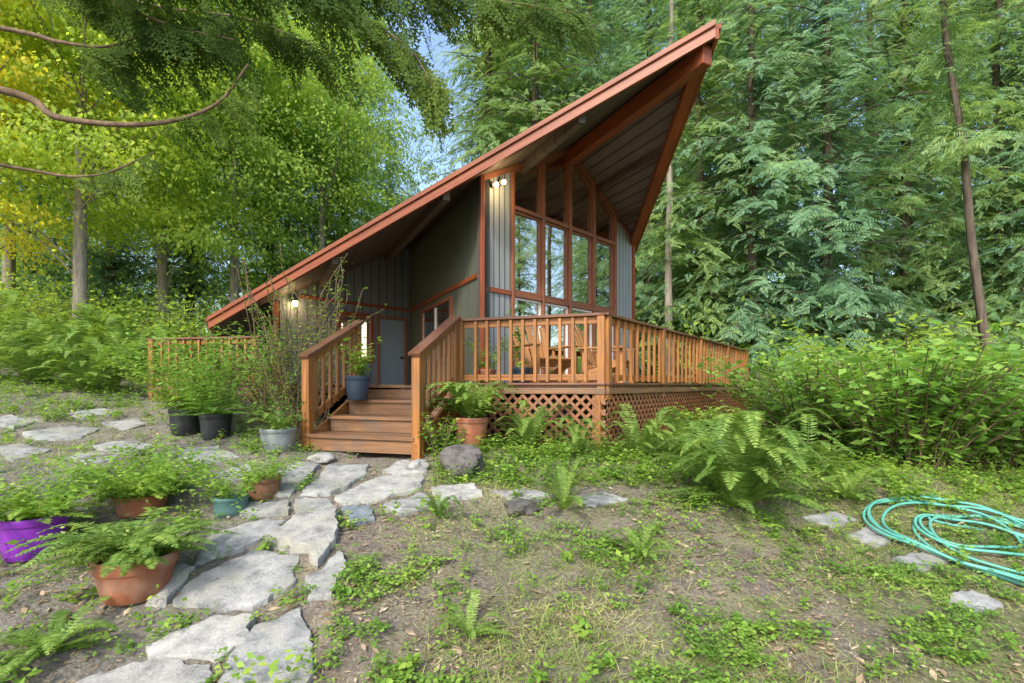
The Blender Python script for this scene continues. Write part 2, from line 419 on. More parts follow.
def leafy(ns, h, spread, leaf, seed, per=14, c=(0, 0, 0), aspect=.42, tubes=None, bend=.5, start=.15):
    r = np.random.default_rng(seed); out = []
    for k in range(ns):
        az = r.uniform(0, 6.283); l = h*r.uniform(.6, 1.1); o = spread*math.sqrt(r.random())
        hd = np.array([math.cos(az), math.sin(az), 0])
        s = np.linspace(0, 1, per+1)
        P = np.array(c)+hd*(o*.35)+hd*((o*.65+bend*l*.3)*s**1.6)[:, None]+np.array([0, 0, 1.])*(l*(s-.12*s**2))[:, None]
        P = P+np.cumsum(r.normal(0, .012*h, P.shape), 0)
        if tubes is not None: tubes.append(P)
        m = s >= start; Q = np.repeat(P[m], 2, 0); n = len(Q)
        aa = np.arange(n)*2.4+r.uniform(0, 6)
        D = np.stack([np.cos(aa), np.sin(aa), r.uniform(-.55, .5, n)], 1)
        Ls = leaf*r.uniform(.55, 1.25, n)
        out.append(leaves(Q, D, np.array([0, 0, 1.])+r.normal(0, .4, (n, 3)), Ls, Ls*aspect, .45, .08))
    return np.concatenate(out)

# ------------------------------------------------------------------ ground sheet
def axis_pts(lo, hi, a, b, fine):
    core = np.arange(a, b, fine)
    def grow(start, end, sg):
        v = []; st = fine; x = start
        while (x < end if sg > 0 else x > end):
            st *= 1.12; x += sg*st; v.append(x)
        return v
    return np.array(grow(a, lo, -1)[::-1]+list(core)+grow(b, hi, 1))
xs = axis_pts(-160, 160, -6.5, 6, .07); ys = axis_pts(-60, 200, 1.6, 8, .07)
gx, gy = np.meshgrid(xs, ys); gzz = gz(gx, gy)
gzz = gzz+np.where((gy < 11), np.random.default_rng(3).normal(0, .006, gx.shape), 0)
nx, ny = len(xs), len(ys)
idx = np.arange(nx*ny).reshape(ny, nx)
fc = np.stack([idx[:-1, :-1], idx[:-1, 1:], idx[1:, 1:], idx[1:, :-1]], -1).reshape(-1, 4)
me = bpy.data.meshes.new('ground'); me.from_pydata(np.stack([gx, gy, gzz], -1).reshape(-1, 3).tolist(), [], fc.tolist())
me.polygons.foreach_set('use_smooth', [True]*len(me.polygons))
g = link('ground', me, M['ground']); tag(g, 'sloping forest floor of soil, straw and moss around the cabin', 'ground', kind='structure')

# ------------------------------------------------------------------ cabin plan
a2 = V3((-.436, .900, 0)).normalized(); nl = V3((-.9, -.436, 0)).normalized(); nr = -nl
C = V3((-.45, 7.6, 0)); wd = V3((.698, .716, 0)).normalized(); wn = V3((.716, -.698, 0)).normalized()
P = V3((2.5, 6.15, 0)); ZR = 4.33; SL = .564
W = C+wd*2.15; Rw = C+wd*4.32
D_ = C+a2*4.4; E_ = V3((-4.45, 9.35, 0))
rakeL = V3((-.953, .303, 0)).normalized()
Qe = P+rakeL*8.05
Re = V3((2.72, 11.33, 0))
def zroof(p):
    d = (V3((p[0], p[1], 0))-P).dot(nl)
    return ZR-SL*abs(d)
def at(p, z): return V3((p[0], p[1], z))
def onroof(p, off=0): return at(p, zroof(p)+off)
back = 10.5
Bk = P+a2*back
def roofpt(n, a): return P+nl*n+a2*a
qn = (Qe-P).dot(nl); rn = (Re-P).dot(nr)
Q2 = roofpt(qn, back); R2 = roofpt(-rn, back)
cab = thing('cabin', (0, 10.5, -.7), 'dark green cabin with steep orange trimmed prow roof and tall windows', 'cabin')
def gl(p): q = V3((p[0], p[1], 0))-P; return (q.dot(nl), 0, q.dot(a2))
for poly, mt in (([P, Qe, Q2, Bk], 'soffit_shaded'), ([P, Bk, R2, Re], 'soffit')):
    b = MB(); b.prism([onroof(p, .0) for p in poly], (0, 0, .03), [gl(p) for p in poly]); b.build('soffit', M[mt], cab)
    b = MB(); b.prism([onroof(p, .034) for p in poly], (0, 0, .07)); b.build('roof', M['shingle'], cab)
def fascia(p0, p1, z0=-.07, z1=.105, out=None):
    b = MB(); o = V3(out)*.045
    A0, A1 = onroof(p0), onroof(p1); L = (A1-A0).length; k = random.random()*9
    poly = [A0+V3((0, 0, z0)), A1+V3((0, 0, z0)), A1+V3((0, 0, z1)), A0+V3((0, 0, z1))]
    b.prism(poly, o, [(k, 0, z0), (k+L, 0, z0), (k+L, 0, z1), (k, 0, z1)])
    b.build('fascia', M['fascia'], cab)
    b = MB(); poly = [A0+V3((0, 0, z1-.045)), A1+V3((0, 0, z1-.045)), A1+V3((0, 0, z1+.02)), A0+V3((0, 0, z1+.02))]
    poly = [p+o*1.02 for p in poly]
    b.prism(poly, V3(out)*.03, [(k, 0, 0), (k+L, 0, 0), (k+L, 0, .06), (k, 0, .06)]); b.build('drip_edge', M['beam'], cab)
outL = V3((rakeL.y, -rakeL.x, 0)); outL = outL if outL.y < 0 else -outL
rakeR = (Re-P).normalized(); outR = V3((rakeR.y, -rakeR.x, 0)); outR = outR if outR.x > 0 else -outR
fascia(P, Qe, out=outL); fascia(P, Re, out=outR)
fascia(Qe, Q2, out=nl, z0=-.07, z1=.10)
fascia(Re, R2, out=nr, z0=-.07, z1=.10)
b = MB(); b.beam(onroof(P+rakeR*.35, -.075)-outR*.10, onroof(Re, -.075)-outR*.10, .14, .13); b.build('rake_board', M['fascia'], cab, .006)
b = MB(); b.beam(onroof(P+a2*.12, -.19), onroof(P+a2*9.8, -.19), .15, .25); b.build('ridge_beam', M['beam'], cab, .01)
for n in (.8, 1.55):
    a0 = n*((Re-P).dot(a2)/rn)+.12
    b = MB(); b.beam(onroof(roofpt(-n, a0), -.055), onroof(roofpt(-n, 9.8), -.055), .06, .105); b.build('rafter', M['rafter'], cab)
for n in (1.15, 2.6, 4.0, 5.2):
    a0 = n*((Qe-P).dot(a2)/qn)+.1
    b = MB(); b.beam(onroof(roofpt(n, a0), -.08), onroof(roofpt(n, 9.8), -.08), .10, .15); b.build('purlin', M['soffit_shaded'], cab)

def wp(s, z, o=0): p = C+wd*s+wn*o; return at(p, z)
def wroof(s): return zroof(C+wd*s)
def panel(origin, d, n, poly, th, name, mat, parent=cab, off=0):
    b = MB(); pts = [at(origin+d*s+n*off, z) for s, z in poly]
    b.prism(pts, n*(-th), [(s, 0, z) for s, z in poly]); return b.build(name, mat, parent)
panel(C, wd, wn, [(0, -.15), (.645, -.15), (.645, wroof(.645)), (0, wroof(0))], .12, 'front_siding', M['siding'])
panel(C, wd, wn, [(3.65, -.15), (4.32, -.15), (4.32, wroof(4.32)), (3.65, wroof(3.65))], .12, 'front_siding', M['siding'])
cols = [.645, 1.4, 2.15, 2.9, 3.65]
for s in cols:
    b = MB(); b.beam(wp(s, -.1, -.02), wp(s, wroof(s)-.04, -.02), .055, .13, wn); b.build('mullion', M['trim'], cab, .006)
for z, h in ((.05, .12), (1.475, .09), (2.87, .055)):
    for k in range(4):
        b = MB(); b.beam(wp(cols[k]+.028, z, -.022), wp(cols[k+1]-.028, z, -.022), .11, h); b.build('transom', M['trim'], cab, .004)
for s0, s1 in ((0, 2.15), (2.15, 4.32)):
    b = MB(); b.beam(wp(s0, wroof(s0)-.045, .02), wp(s1, wroof(s1)-.045, .02), .05, .085); b.build('rake_trim', M['trim'], cab)
b = MB(); b.beam(wp(.06, 1.475, .012), wp(.605, 1.475, .012), .03, .07); b.build('band_trim', M['fascia'], cab)
def window(name, corners, n, parent=cab, fw=.03, fmat='trim', gm='glass'):
    b = MB(); m = len(corners); c = sum(corners, V3((0, 0, 0)))/m
    inner = [p+(c-p).normalized()*fw*1.35 for p in corners]
    for i in range(m):
        j = (i+1) % m
        b.prism([corners[i], corners[j], inner[j], inner[i]], n*(-.05), [(0, 0, 0), (1, 0, 0), (1, .03, 0), (0, .03, 0)])
    fr = b.build(name, M[fmat], parent)
    b = MB(); b.prism([p-n*.022 for p in inner], n*(-.008)); b.build('pane', M[gm], fr)
    return fr
for k in range(4):
    s0, s1 = cols[k]+.028, cols[k+1]-.028
    window('window', [wp(s0, .112, -.015), wp(s1, .112, -.015), wp(s1, 1.428, -.015), wp(s0, 1.428, -.015)], wn, fmat='white')
    window('window', [wp(s0, 1.522, -.015), wp(s1, 1.522, -.015), wp(s1, 2.841, -.015), wp(s0, 2.841, -.015)], wn)
    window('window', [wp(s0, 2.899, -.015), wp(s1, 2.899, -.015), wp(s1, wroof(s1)-.095, -.015), wp(s0, wroof(s0)-.095, -.015)], wn, gm='glass_high')
b = MB(); b.beam(at(C+nl*.02-a2*.03, -.15), at(C+nl*.02-a2*.03, zroof(C)-.02), .07, .07, a2); b.build('corner_board', M['fascia'], cab, .006)
b = MB(); b.beam(wp(4.35, -.15, 0), wp(4.35, wroof(4.35)-.02, 0), .08, .08, wn); b.build('corner_board', M['fascia'], cab, .006)
LD = (D_-C).length
def cd(s): return C+a2*s
sw0, sw1, wz0, wz1 = 1.35, 3.3, .42, 1.58
wallpolys = [[(0, -.15), (sw0, -.15), (sw0, zroof(cd(sw0))), (0, zroof(cd(0)))],
             [(sw1, -.15), (LD, -.15), (LD, zroof(cd(LD))), (sw1, zroof(cd(sw1)))],
             [(sw0, -.15), (sw1, -.15), (sw1, wz0), (sw0, wz0)],
             [(sw0, wz1), (sw1, wz1), (sw1, zroof(cd(sw1))), (sw0, zroof(cd(sw0)))]]
b = MB()
for pl in wallpolys: b.prism([at(cd(s), z) for s, z in pl], nl*(-.12), [(s, 0, z) for s, z in pl])
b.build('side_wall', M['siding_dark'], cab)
b = MB(); b.beam(at(cd(.06)+nl*.012, 1.70), at(cd(LD-.05)+nl*.012, 1.70), .03, .07); b.build('band_trim', M['fascia'], cab)
cs = [at(cd(sw0)+nl*.04, wz0), at(cd(sw1)+nl*.04, wz0), at(cd(sw1)+nl*.04, wz1), at(cd(sw0)+nl*.04, wz1)]
sw = window('window', cs, nl, fw=.09, fmat='trim')
b = MB(); mc = cd((sw0+sw1)/2)+nl*.015; b.beam(at(mc, wz0+.09), at(mc, wz1-.09), .05, .04, nl); b.build('mullion', M['white'], sw)
ed = (E_-D_).normalized(); en = V3((ed.y, -ed.x, 0)); en = en if en.y < 0 else -en
LE = (E_-D_).length
def de(s): return D_+ed*s
b = MB(); d0, d1, w0, w1 = .14, .80, .98, 1.74
def rf(s): return zroof(de(s))
for pl in ([(0, -.15), (d0, -.15), (d0, rf(d0)), (0, rf(0))], [(d0, 1.47), (d1, 1.47), (d1, rf(d1)), (d0, rf(d0))],
           [(d1, -.15), (w0, -.15), (w0, rf(w0)), (d1, rf(d1))], [(w0, -.15), (w1, -.15), (w1, .5), (w0, .5)], [(w0, 1.5), (w1, 1.5), (w1, rf(w1)), (w0, rf(w0))],
           [(w1, -.15), (LE, -.15), (LE, rf(LE)), (w1, rf(w1))]):
    b.prism([at(de(s), z) for s, z in pl], en*(-.12), [(s, 0, z) for s, z in pl])
b.build('porch_wall', M['siding_blue'], cab)
b = MB(); b.beam(at(de(0.06)+en*.012, 1.72), at(de(LE-.5)+en*.012, 1.72), .03, .06); b.build('band_trim', M['fascia'], cab)
b = MB()
for s in (d0-.03, d1+.03): b.beam(at(de(s)+en*.015, -.05), at(de(s)+en*.015, 1.47), .06, .03, en)
b.beam(at(de(d0-.06)+en*.016, 1.50), at(de(d1+.06)+en*.016, 1.50), .03, .06); b.build('door_frame', M['trim'], cab)
dr = MB(); dr.prism([at(de(s)-en*.03, z) for s, z in ((d0, -.0), (d1, -.0), (d1, 1.47), (d0, 1.47))], en*(-.05), [(0, 0, 0), (.9, 0, 0), (.9, 0, 1.4), (0, 0, 1.4)])
dr = dr.build('door', M['door'], cab)
k = MB(); k.tube([at(de(d0+.08)-en*.03, .62), at(de(d0+.08)+en*.04, .62)], .025); k.build('handle', M['black'], dr)
window('window', [at(de(s)+en*.03, z) for s, z in ((w0-.03, .47), (w1+.03, .47), (w1+.03, 1.53), (w0-.03, 1.53))], en, cab, .085, 'fascia')
b = MB(); b.beam(at(E_+en*.03, -.15), at(E_+en*.03, zroof(E_)-.03), .11, .11, en); b.build('corner_board', M['fascia'], cab, .006)
b = MB()
E2 = E_+a2*((Bk-E_).dot(a2)-.5); Rb = Rw+a2*((Bk-Rw).dot(a2)-.5)
for p0, p1, n in ((E_, E2, nl), (Rw, Rb, nr)):
    b.prism([at(p0, -.6), at(p1, -.6), at(p1, zroof(p1)), at(p0, zroof(p0))], n*(-.1), [(0, 0, 0), (5, 0, 0), (5, 0, 2), (0, 0, 2)])
kb = Bk-a2*.5
b.prism([at(E2, -.6), at(Rb, -.6), at(Rb, zroof(Rb)), at(kb, ZR), at(E2, zroof(E2))], a2*(-.1))
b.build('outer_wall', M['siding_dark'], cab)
b = MB(); b.prism([at(C, .01), at(Rw, .01), at(Rb, .01), at(E2, .01), at(E_, .01), at(D_, .01)], (0, 0, -.12)); b.build('floor', M['inside'], cab)
b = MB(); m1 = C+a2*3.6+nr*.3; m2 = Rw+a2*3.4-nr*.2
b.prism([at(m1, .02), at(m2, .02), at(m2, zroof(m2)-.05), at(W+a2*3.5, ZR-.4), at(m1, zroof(m1)-.05)], a2*.08); b.build('inner_wall', M['inside'], cab)
Wi = W+a2*.16; Ci = C+a2*.2+nr*.16; Ri = Rw+a2*.16-nr*.16
for poly in ([Wi, Ci, Ci+a2*3.3, Wi+a2*3.4], [Wi, Wi+a2*3.4, Ri+a2*3.2, Ri]):
    b = MB(); b.prism([onroof(p, -.06) for p in poly], (0, 0, .03), [gl(p) for p in poly]); b.build('ceiling', M['ceiling'], cab)
def bulb(parent, c, r):
    b = MB(); b.lathe([(.001, -r), (r*.7, -r*.7), (r, 0), (r*.7, r*.7), (.001, r)], c, 12); return b.build('bulb', M['bulb'], parent, smooth=True)
lp = at(de(LE-.35)+en*.1, 1.56)
b = MB(); b.lathe([(.001, .10), (.05, .09), (.07, .05), (.075, .03)], lp, 14); b.beam(lp+V3((0, 0, .06)), lp-en*.11+V3((0, 0, .06)), .05, .05)
lampo = b.build('porch_lamp', M['black'], cab); bulb(lampo, lp, .06)
for ds in (.18, .34):
    c = wp(ds, wroof(ds)-.22, .12)
    b = MB(); b.tube([c-wn*.11+V3((0, 0, .03)), c-wn*.05+V3((0, 0, .02))], [.02, .045], 10); b.beam(c-wn*.14+V3((0, 0, .03)), c-wn*.10+V3((0, 0, .03)), .06, .09)
    lo = b.build('spotlight', M['black'], cab); bulb(lo, c, .036)
def lamp(name, loc, e):
    l = bpy.data.lights.new(name, 'POINT'); l.energy = e; l.color = (1, .68, .34); l.shadow_soft_size = .06
    o = bpy.data.objects.new(name, l); COL.objects.link(o); o.location = loc
lamp('porch_lamp_light', lp+en*.2-V3((0, 0, .08)), 10); lamp('spotlight_light', wp(.26, wroof(.26)-.36, .3), 12)

# ------------------------------------------------------------------ deck
r_ = V3((.956, -.293, 0)).normalized(); st = V3((.293, .956, 0)).normalized()
BL = V3((-2.27, 5.55, 0)); SWD = 1.32; BR = BL+r_*SWD
RUN = 1.08
TL = BL+st*RUN; TR = BR+st*RUN
A = TR+r_*1.83; Fp = V3((5.52, 11.7, 0)); fd = (Fp-A).normalized(); fn = V3((fd.y, -fd.x, 0))
LEnd = V3((-6.35, 8.75, 0)); Lm = V3((-4.25, 8.35, 0))
ld = (Lm-LEnd).normalized(); ln_ = V3((ld.y, -ld.x, 0))
Lt = TL-r_*.15
td = (Lt-Lm).normalized(); tn = V3((td.y, -td.x, 0))
deck = thing('deck', (A.x, A.y, -.75), 'raised cedar deck wrapping the cabin with lattice skirt below', 'deck')
poly = [LEnd, Lm, Lt, TL, TR, A, Fp, Fp-fn*1.6+fd*.3, Rw+nr*.5+a2*2, C+wd*2+a2*.6, D_+ed*.5+a2*.2, E_+a2*.4+nl*.5, LEnd+st*1.5]
b = MB(); b.prism([at(p, -.035) for p in poly], (0, 0, .031), [(p.dot(r_), p.dot(st), 0) for p in poly]); b.build('floor', M['tread'], deck)
def rim(p0, p1, n, z0, z1, th, name, mat):
    b = MB(); L = (p1-p0).length
    b.prism([at(p0, z0), at(p1, z0), at(p1, z1), at(p0, z1)], n*th, [(0, 0, z0), (L, 0, z0), (L, 0, z1), (0, 0, z1)]); b.build(name, M[mat], deck, .005)
for p0, p1, n in ((LEnd, Lm, ln_), (Lm, Lt, tn), (TR, A, -st), (A, Fp, fn)):
    rim(p0, p1, n, -.105, -.036, .04, 'rim_board', 'tread'); rim(p0-n*.03, p1-n*.03, n, -.002, .024, .08, 'edge_board', 'rail')
def lattice(p0, p1, n, name='lattice_panel'):
    L = (p1-p0).length; d = (p1-p0).normalized(); b = MB(); H = .9; sp = .125
    zt = -.11
    for sgn, off in ((1, 0.012), (-1, .022)):
        s = -H
        while s < L+H:
            s0, z0, s1, z1 = (s, zt-H, s+H, zt) if sgn > 0 else (s+H, zt-H, s, zt)
            lo, hi = 0., 1.
            ds = s1-s0
            t0, t1 = (0-s0)/ds, (L-s0)/ds
            lo = max(lo, min(t0, t1)); hi = min(hi, max(t0, t1))
            if hi-lo > .03:
                q0 = p0+d*(s0+ds*lo)+n*off; q1 = p0+d*(s0+ds*hi)+n*off
                b.beam(at(q0, z0+(z1-z0)*lo), at(q1, z0+(z1-z0)*hi), .035, .008, n)
            s += sp
    b.build(name, M['lattice'], deck)
lattice(TR, A, -st); lattice(A, Fp, fn); lattice(LEnd, Lm, ln_)
for p in (A, A+fd*2.4, A+fd*4.9, Fp, TR):
    b = MB(); q = p-(fn*.09 if p is not TR else st*-.1); zb = gzf(q.x, q.y)-.1
    b.beam(at(q, zb), at(q, -.04), .1, .1, fd); b.build('support_post', M['deck'], deck)
b = MB(); q0 = TR+st*.55; q1 = A-fn*.45-r_*.1; q2 = Fp-fn*.45
b.prism([at(q0, -.95), at(q1, -.95), at(q1, -.165), at(q0, -.165)], st*.04); b.prism([at(q1, -1.1), at(q2, -1.1), at(q2, -.165), at(q1, -.165)], fn*(-.04))
b.build('lattice_backing', M['black'], deck)  # black panels set back behind the front and right lattice

# ------------------------------------------------------------------ railings
def railing(label, p0, p1, posts, n, spacing=.16, h=.82):
    root = thing('railing', at((p0+p1)/2, 0), label, 'railing', 'deck railings')
    d = (p1-p0).normalized(); L = (p1-p0).length; i = -n*.045
    p0i, p1i = p0+i, p1+i
    b = MB(); b.beam(at(p0i-d*.04, h-.018), at(p1i+d*.04, h-.018), .14, .034); b.build('cap_rail', M['rail'], root, .006)
    b = MB(); b.beam(at(p0i, h-.078), at(p1i, h-.078), .036, .08); b.build('top_rail', M['deck'], root, .004)
    b = MB(); b.beam(at(p0i, .09), at(p1i, .09), .036, .07); b.build('bottom_rail', M['deck'], root, .004)
    for s in posts:
        q = p0i+d*s+n*.03; b = MB(); b.beam(at(q, -.17), at(q, h-.037), .085, .085, d); b.build('post', M['deck'], root, .006)
    s = spacing*.7
    while s < L-.06:
        if min(abs(s-t) for t in posts) > .075:
            q = p0i+d*s+n*.036; b = MB(); b.beam(at(q, .04), at(q, h-.042), .034, .034, d); b.build('baluster', M['deck'], root)
        s += spacing
railing('short cedar railing along the front of the deck, right of the stairs', TR, A, [.05, 1.78], -st, .15)
railing('long cedar railing receding along the right side of the deck', A, Fp, [.06, 1.85, 3.7, 5.6, 7.44], fn, .20)
railing('cedar railing left of the stairs, below the low end of the roof', LEnd, Lm, [.05, 2.08], ln_, .15)

# ------------------------------------------------------------------ staircase
stair = thing('staircase', at((BL+BR)/2, -.74), 'four step weathered wooden staircase with railings leading up to the deck', 'stairs')
for i in range(4):
    z = -.54+.18*i; f0 = .36*i
    b = MB()
    if i < 3:
        for k in range(2):
            o = f0-.03+k*.185; p = BL+st*(o+.09); b.beam(at(p-r_*.01, z-.02), at(p+r_*(SWD+.01), z-.02), .178, .04)
        b.build('tread', M['tread'], stair, .006)
    b = MB(); p = BL+st*(f0+.012); b.beam(at(p+r_*.03, z-.11 if i < 3 else -.118), at(p+r_*(SWD-.03), z-.11 if i < 3 else -.118), .022, .138 if i < 3 else .12)
    b.build('riser', M['tread'], stair)
for sx in (-.045, SWD+.005):
    b = MB(); q = BL+r_*sx
    pl = [(-.02, -.80), (.40, -.80), (RUN-.02, -.30), (RUN-.02, -.045), (.70, -.23), (.36, -.41), (-.02, -.585)]
    b.prism([at(q+st*s, z) for s, z in pl], r_*.04, [(s, 0, z) for s, z in pl]); b.build('stringer', M['deck'], stair, .004)
for base in (BL+r_*-.02, BR+r_*.02):
    f0 = base+st*.03; t0 = base+st*(RUN-.12)
    b = MB(); b.beam(at(f0, -.78), at(f0, .33), .095, .095, st); b.build('newel_post', M['deck'], stair, .006)
    b = MB(); b.beam(at(t0, -.3), at(t0, .80), .09, .09, st); b.build('newel_post', M['deck'], stair, .006)
    b = MB(); b.beam(at(f0-st*.08, .31), at(t0+st*.06, .83), .14, .036); b.build('handrail', M['rail'], stair, .006)
    b = MB(); b.beam(at(f0, .27), at(t0, .745), .036, .09); b.build('top_rail', M['deck'], stair)
    b = MB(); b.beam(at(f0, -.40), at(t0, .07), .036, .08); b.build('bottom_rail', M['deck'], stair)
    for k in range(1, 7):
        q = f0+(t0-f0)*(k/7); zz = -.40+.47*k/7
        b = MB(); b.beam(at(q, zz-.06), at(q, zz+.66), .036, .036, st); b.build('baluster', M['deck'], stair)

# ------------------------------------------------------------------ deck chairs
def chair(loc, ang, label):
    root = thing('adirondack_chair', (0, 0, 0), label, 'chair', 'wooden deck chairs')
    def bm(name, items, mat='chair'):
        b = MB()
        for it in items: b.beam(*it)
        b.build(name, M[mat], root, .005)
    bm('seat', [((-.26, -.28+k*.1, .36-.022*k), (.26, -.28+k*.1, .36-.022*k), .09, .022) for k in range(5)])
    bm('backrest', [((-.2+k*.1, .2, .24), (-.25+k*.125, .48, .92-.03*abs(k-2)), .085, .02, (0, -1, .4)) for k in range(5)]+[((-.24, .345, .55), (.24, .345, .55), .02, .06)])
    for s in (-1, 1):
        bm('arm', [((s*.33, -.36, .54), (s*.33, .32, .54), .12, .024)])
        bm('leg', [((s*.29, -.3, 0), (s*.29, -.3, .53), .03, .09, (0, 1, 0))])
        bm('leg', [((s*.28, -.3, .34), (s*.28, .5, .04), .028, .10)])
        bm('arm_support', [((s*.31, .24, .18), (s*.31, .24, .53), .03, .05, (0, 1, 0))])
    root.location = loc; root.rotation_euler = (0, 0, ang)
chair((.45, 7.0, 0), math.radians(28), 'wooden adirondack chair behind the front railing, near the middle windows')
chair((1.42, 7.55, 0), math.radians(62), 'wooden adirondack chair behind the corner post of the deck railing')

# ------------------------------------------------------------------ pots
def pot(x, y, R, H, mat, label, name, plant, taper=.72, rim=.06, z=None, group='potted plants around the stairs and path', rimh=None):
    z = gzf(x, y)-.015 if z is None else z
    root = thing(name, (x, y, z), label, 'potted plant', group)
    c = V3((x, y, z)); rb = R*taper; rh = rimh or H*.2
    prof = [(.001, 0), (rb-.01, 0), (rb, .01), (rb+(R-rb)*.5*(1-rh/H), (H-rh)*.5), (R*(1-rim), H-rh), (R-.006, H-rh+.002), (R, H-rh+.012), (R, H-.008), (R-.008, H), (R-.02, H), (R-.035, H-.05), (R*.8, H-.06)]
    b = MB(); b.lathe(prof, c, 40); o = b.build('pot', M[mat], root, smooth=True); o.data.set_sharp_from_angle(angle=.7)
    b = MB(); b.lathe([(.001, H-.04), (R*.5, H-.045), (R*.93-.02, H-.055)], c); b.build('soil', M['soil'], root)
    V, lm = plant(np.array([x, y, z+H-.05]))
    quad_obj('foliage', V, M[lm], root)
    return root
pt = onground(4, 572); pot(pt.x, pt.y+.2, .19, .28, 'purple', 'bright purple plastic pot with bushy stems at the left edge', 'purple_pot', lambda c: (np.concatenate([leafy(70, .36, .46, .05, 1, 12, c, .4, bend=.9), fern(26, .55, 2, .9, 22, c)]), 'herb'), .8)
pt = onground(112, 616); pot(pt.x, pt.y+.18, .215, .25, 'terracotta', 'wide terracotta pot holding a light green fern, in the foreground', 'potted_fern', lambda c: (np.concatenate([fern(70, .62, 5, .85, 30, c), leafy(44, .28, .36, .05, 3, 8, c)]), 'fern'), .76, rimh=.075)
pt = onground(222, 520); pot(pt.x, pt.y+.12, .13, .16, 'teal', 'small teal glazed pot with leafy herb beside the path', 'teal_pot', lambda c: (leafy(40, .34, .36, .05, 8, 11, c), 'herb'), .85)
pt = onground(256, 505); pot(pt.x, pt.y+.12, .145, .19, 'brownpot', 'brown clay pot with trailing herb, next to the small teal pot', 'brown_pot', lambda c: (leafy(44, .28, .38, .045, 9, 10, c), 'herb'), .8)
pt = onground(128, 522); pot(pt.x, pt.y+.14, .19, .16, 'terracotta', 'low terracotta bowl of leafy greens behind the large potted fern', 'terracotta_bowl', lambda c: (np.concatenate([leafy(120, .46, .72, .055, 11, 13, c), fern(30, .66, 12, .9, 22, c)]), 'herb'), .8)
pt = onground(176, 438); pot(pt.x, pt.y+.2, .20, .33, 'blackpot', 'tall black plastic nursery pot with bushy plant, left one of two', 'black_pot', lambda c: (np.concatenate([leafy(90, .95, .72, .065, 13, 18, c, bend=1.2), fern(30, .75, 31, .7, 24, c)]), 'herb'), .82)
pt = onground(206, 442); pot(pt.x, pt.y+.2, .185, .32, 'blackpot', 'black plastic nursery pot with tall thin plant, nearer the grey bucket', 'black_pot', lambda c: (np.concatenate([leafy(60, 1.3, .66, .07, 14, 20, c, bend=1.1), fern(30, .7, 32, .6, 24, c)]), 'shrub'), .82)
pt = onground(271, 453); pot(pt.x, pt.y+.17, .19, .25, 'zinc', 'grey metal bucket with a small fern left of the stair foot', 'metal_bucket', lambda c: (np.concatenate([fern(26, .5, 15, 1.2, 18, c), leafy(14, .4, .3, .06, 21, 9, c)]), 'fern'), .8)
q = BL+st*.62+r_*.22; pot(q.x, q.y, .15, .29, 'bluepot', 'dark blue bucket of upright leaves standing on the stair treads', 'blue_bucket', lambda c: (leafy(12, .55, .2, .12, 16, 9, c, .3), 'herb'), .78, z=-.178)
q = pix(472, 430, 5.6); pot(q.x, q.y, .19, .32, 'terracotta', 'terracotta pot with a full fern against the deck, right of the stairs', 'potted_fern', lambda c: (np.concatenate([fern(60, .74, 17, 1.3, 26, c), leafy(30, .5, .36, .07, 18, 10, c)]), 'fern'), .75, z=-.68)
q = TR+st*.25+r_*.3; pot(q.x, q.y, .13, .2, 'terracotta', 'small clay pot with leafy stems behind the front railing', 'clay_pot', lambda c: (leafy(14, .5, .25, .08, 19, 10, c), 'shrub'), .8, z=.0)
q = TR+st*.3+r_*.75; pot(q.x, q.y, .13, .22, 'bluepot', 'dark pot with tall spindly plant on the deck by the front railing', 'dark_pot', lambda c: (leafy(8, .85, .2, .09, 20, 10, c), 'shrub'), .8, z=.0)

# ------------------------------------------------------------------ stones
STONES_W = []
def stone(pts, label, mat='stone', th=.07, name='flagstone', group='flagstones of the path', lift=.035, seed=0):
    r = random.Random(seed); W0 = [onground(*p) for p in pts]
    cc = sum(W0, V3((0, 0, 0)))/len(W0); W0 = [cc.lerp(p, .95) for p in W0]
    loop = []
    n = len(W0)
    for i in range(n):
        p, q = W0[i], W0[(i+1) % n]
        k_n = max(3, int((q-p).length/.035))
        for k in range(k_n):
            t = k/k_n; v = p.lerp(q, t); e = (q-p); nn = V3((e.y, -e.x, 0)).normalized()
            v = v+nn*(r.uniform(-.009, .009)+.010*math.sin(t*9+seed+i)); loop.append(V3((v.x, v.y, 0)))
    c = sum(loop, V3((0, 0, 0)))/len(loop)
    A_ = np.array([[v.x-c.x, v.y-c.y, 1] for v in loop]); zz = np.array([gzf(v.x, v.y) for v in loop])
    co = np.linalg.lstsq(A_, zz, rcond=None)[0]
    hz = lambda v: co[0]*(v.x-c.x)+co[1]*(v.y-c.y)+co[2]+lift
    STONES_W.append(np.array([[v.x, v.y] for v in loop]))
    b = MB(); m = len(loop); vs = []; fs = []
    rings = [(1.0, -th-.03), (1.0, -.014), (.985, -.003), (.965, .0), (.75, .002), (.5, .003), (.25, .002)]
    for sc, dz in rings:
        for v in loop:
            w = c.lerp(v, sc); wob = .005*math.sin(w.x*13+seed)*math.cos(w.y*11+seed*2)+.003*math.sin(w.x*31-w.y*27+seed)
            vs.append(V3((w.x, w.y, hz(w)+dz+wob)))
    vs.append(V3((c.x, c.y, hz(c)+.002)))
    for k in range(len(rings)-1):
        for i in range(m): fs.append((k*m+i, k*m+(i+1) % m, (k+1)*m+(i+1) % m, (k+1)*m+i))
    for i in range(m): fs.append(((len(rings)-1)*m+i, (len(rings)-1)*m+(i+1) % m, len(vs)-1))
    b.add(vs, fs)
    o = b.build(name, M[mat], smooth=True); o.data.set_sharp_from_angle(angle=.5); tag(o, label, 'stone', group); return o
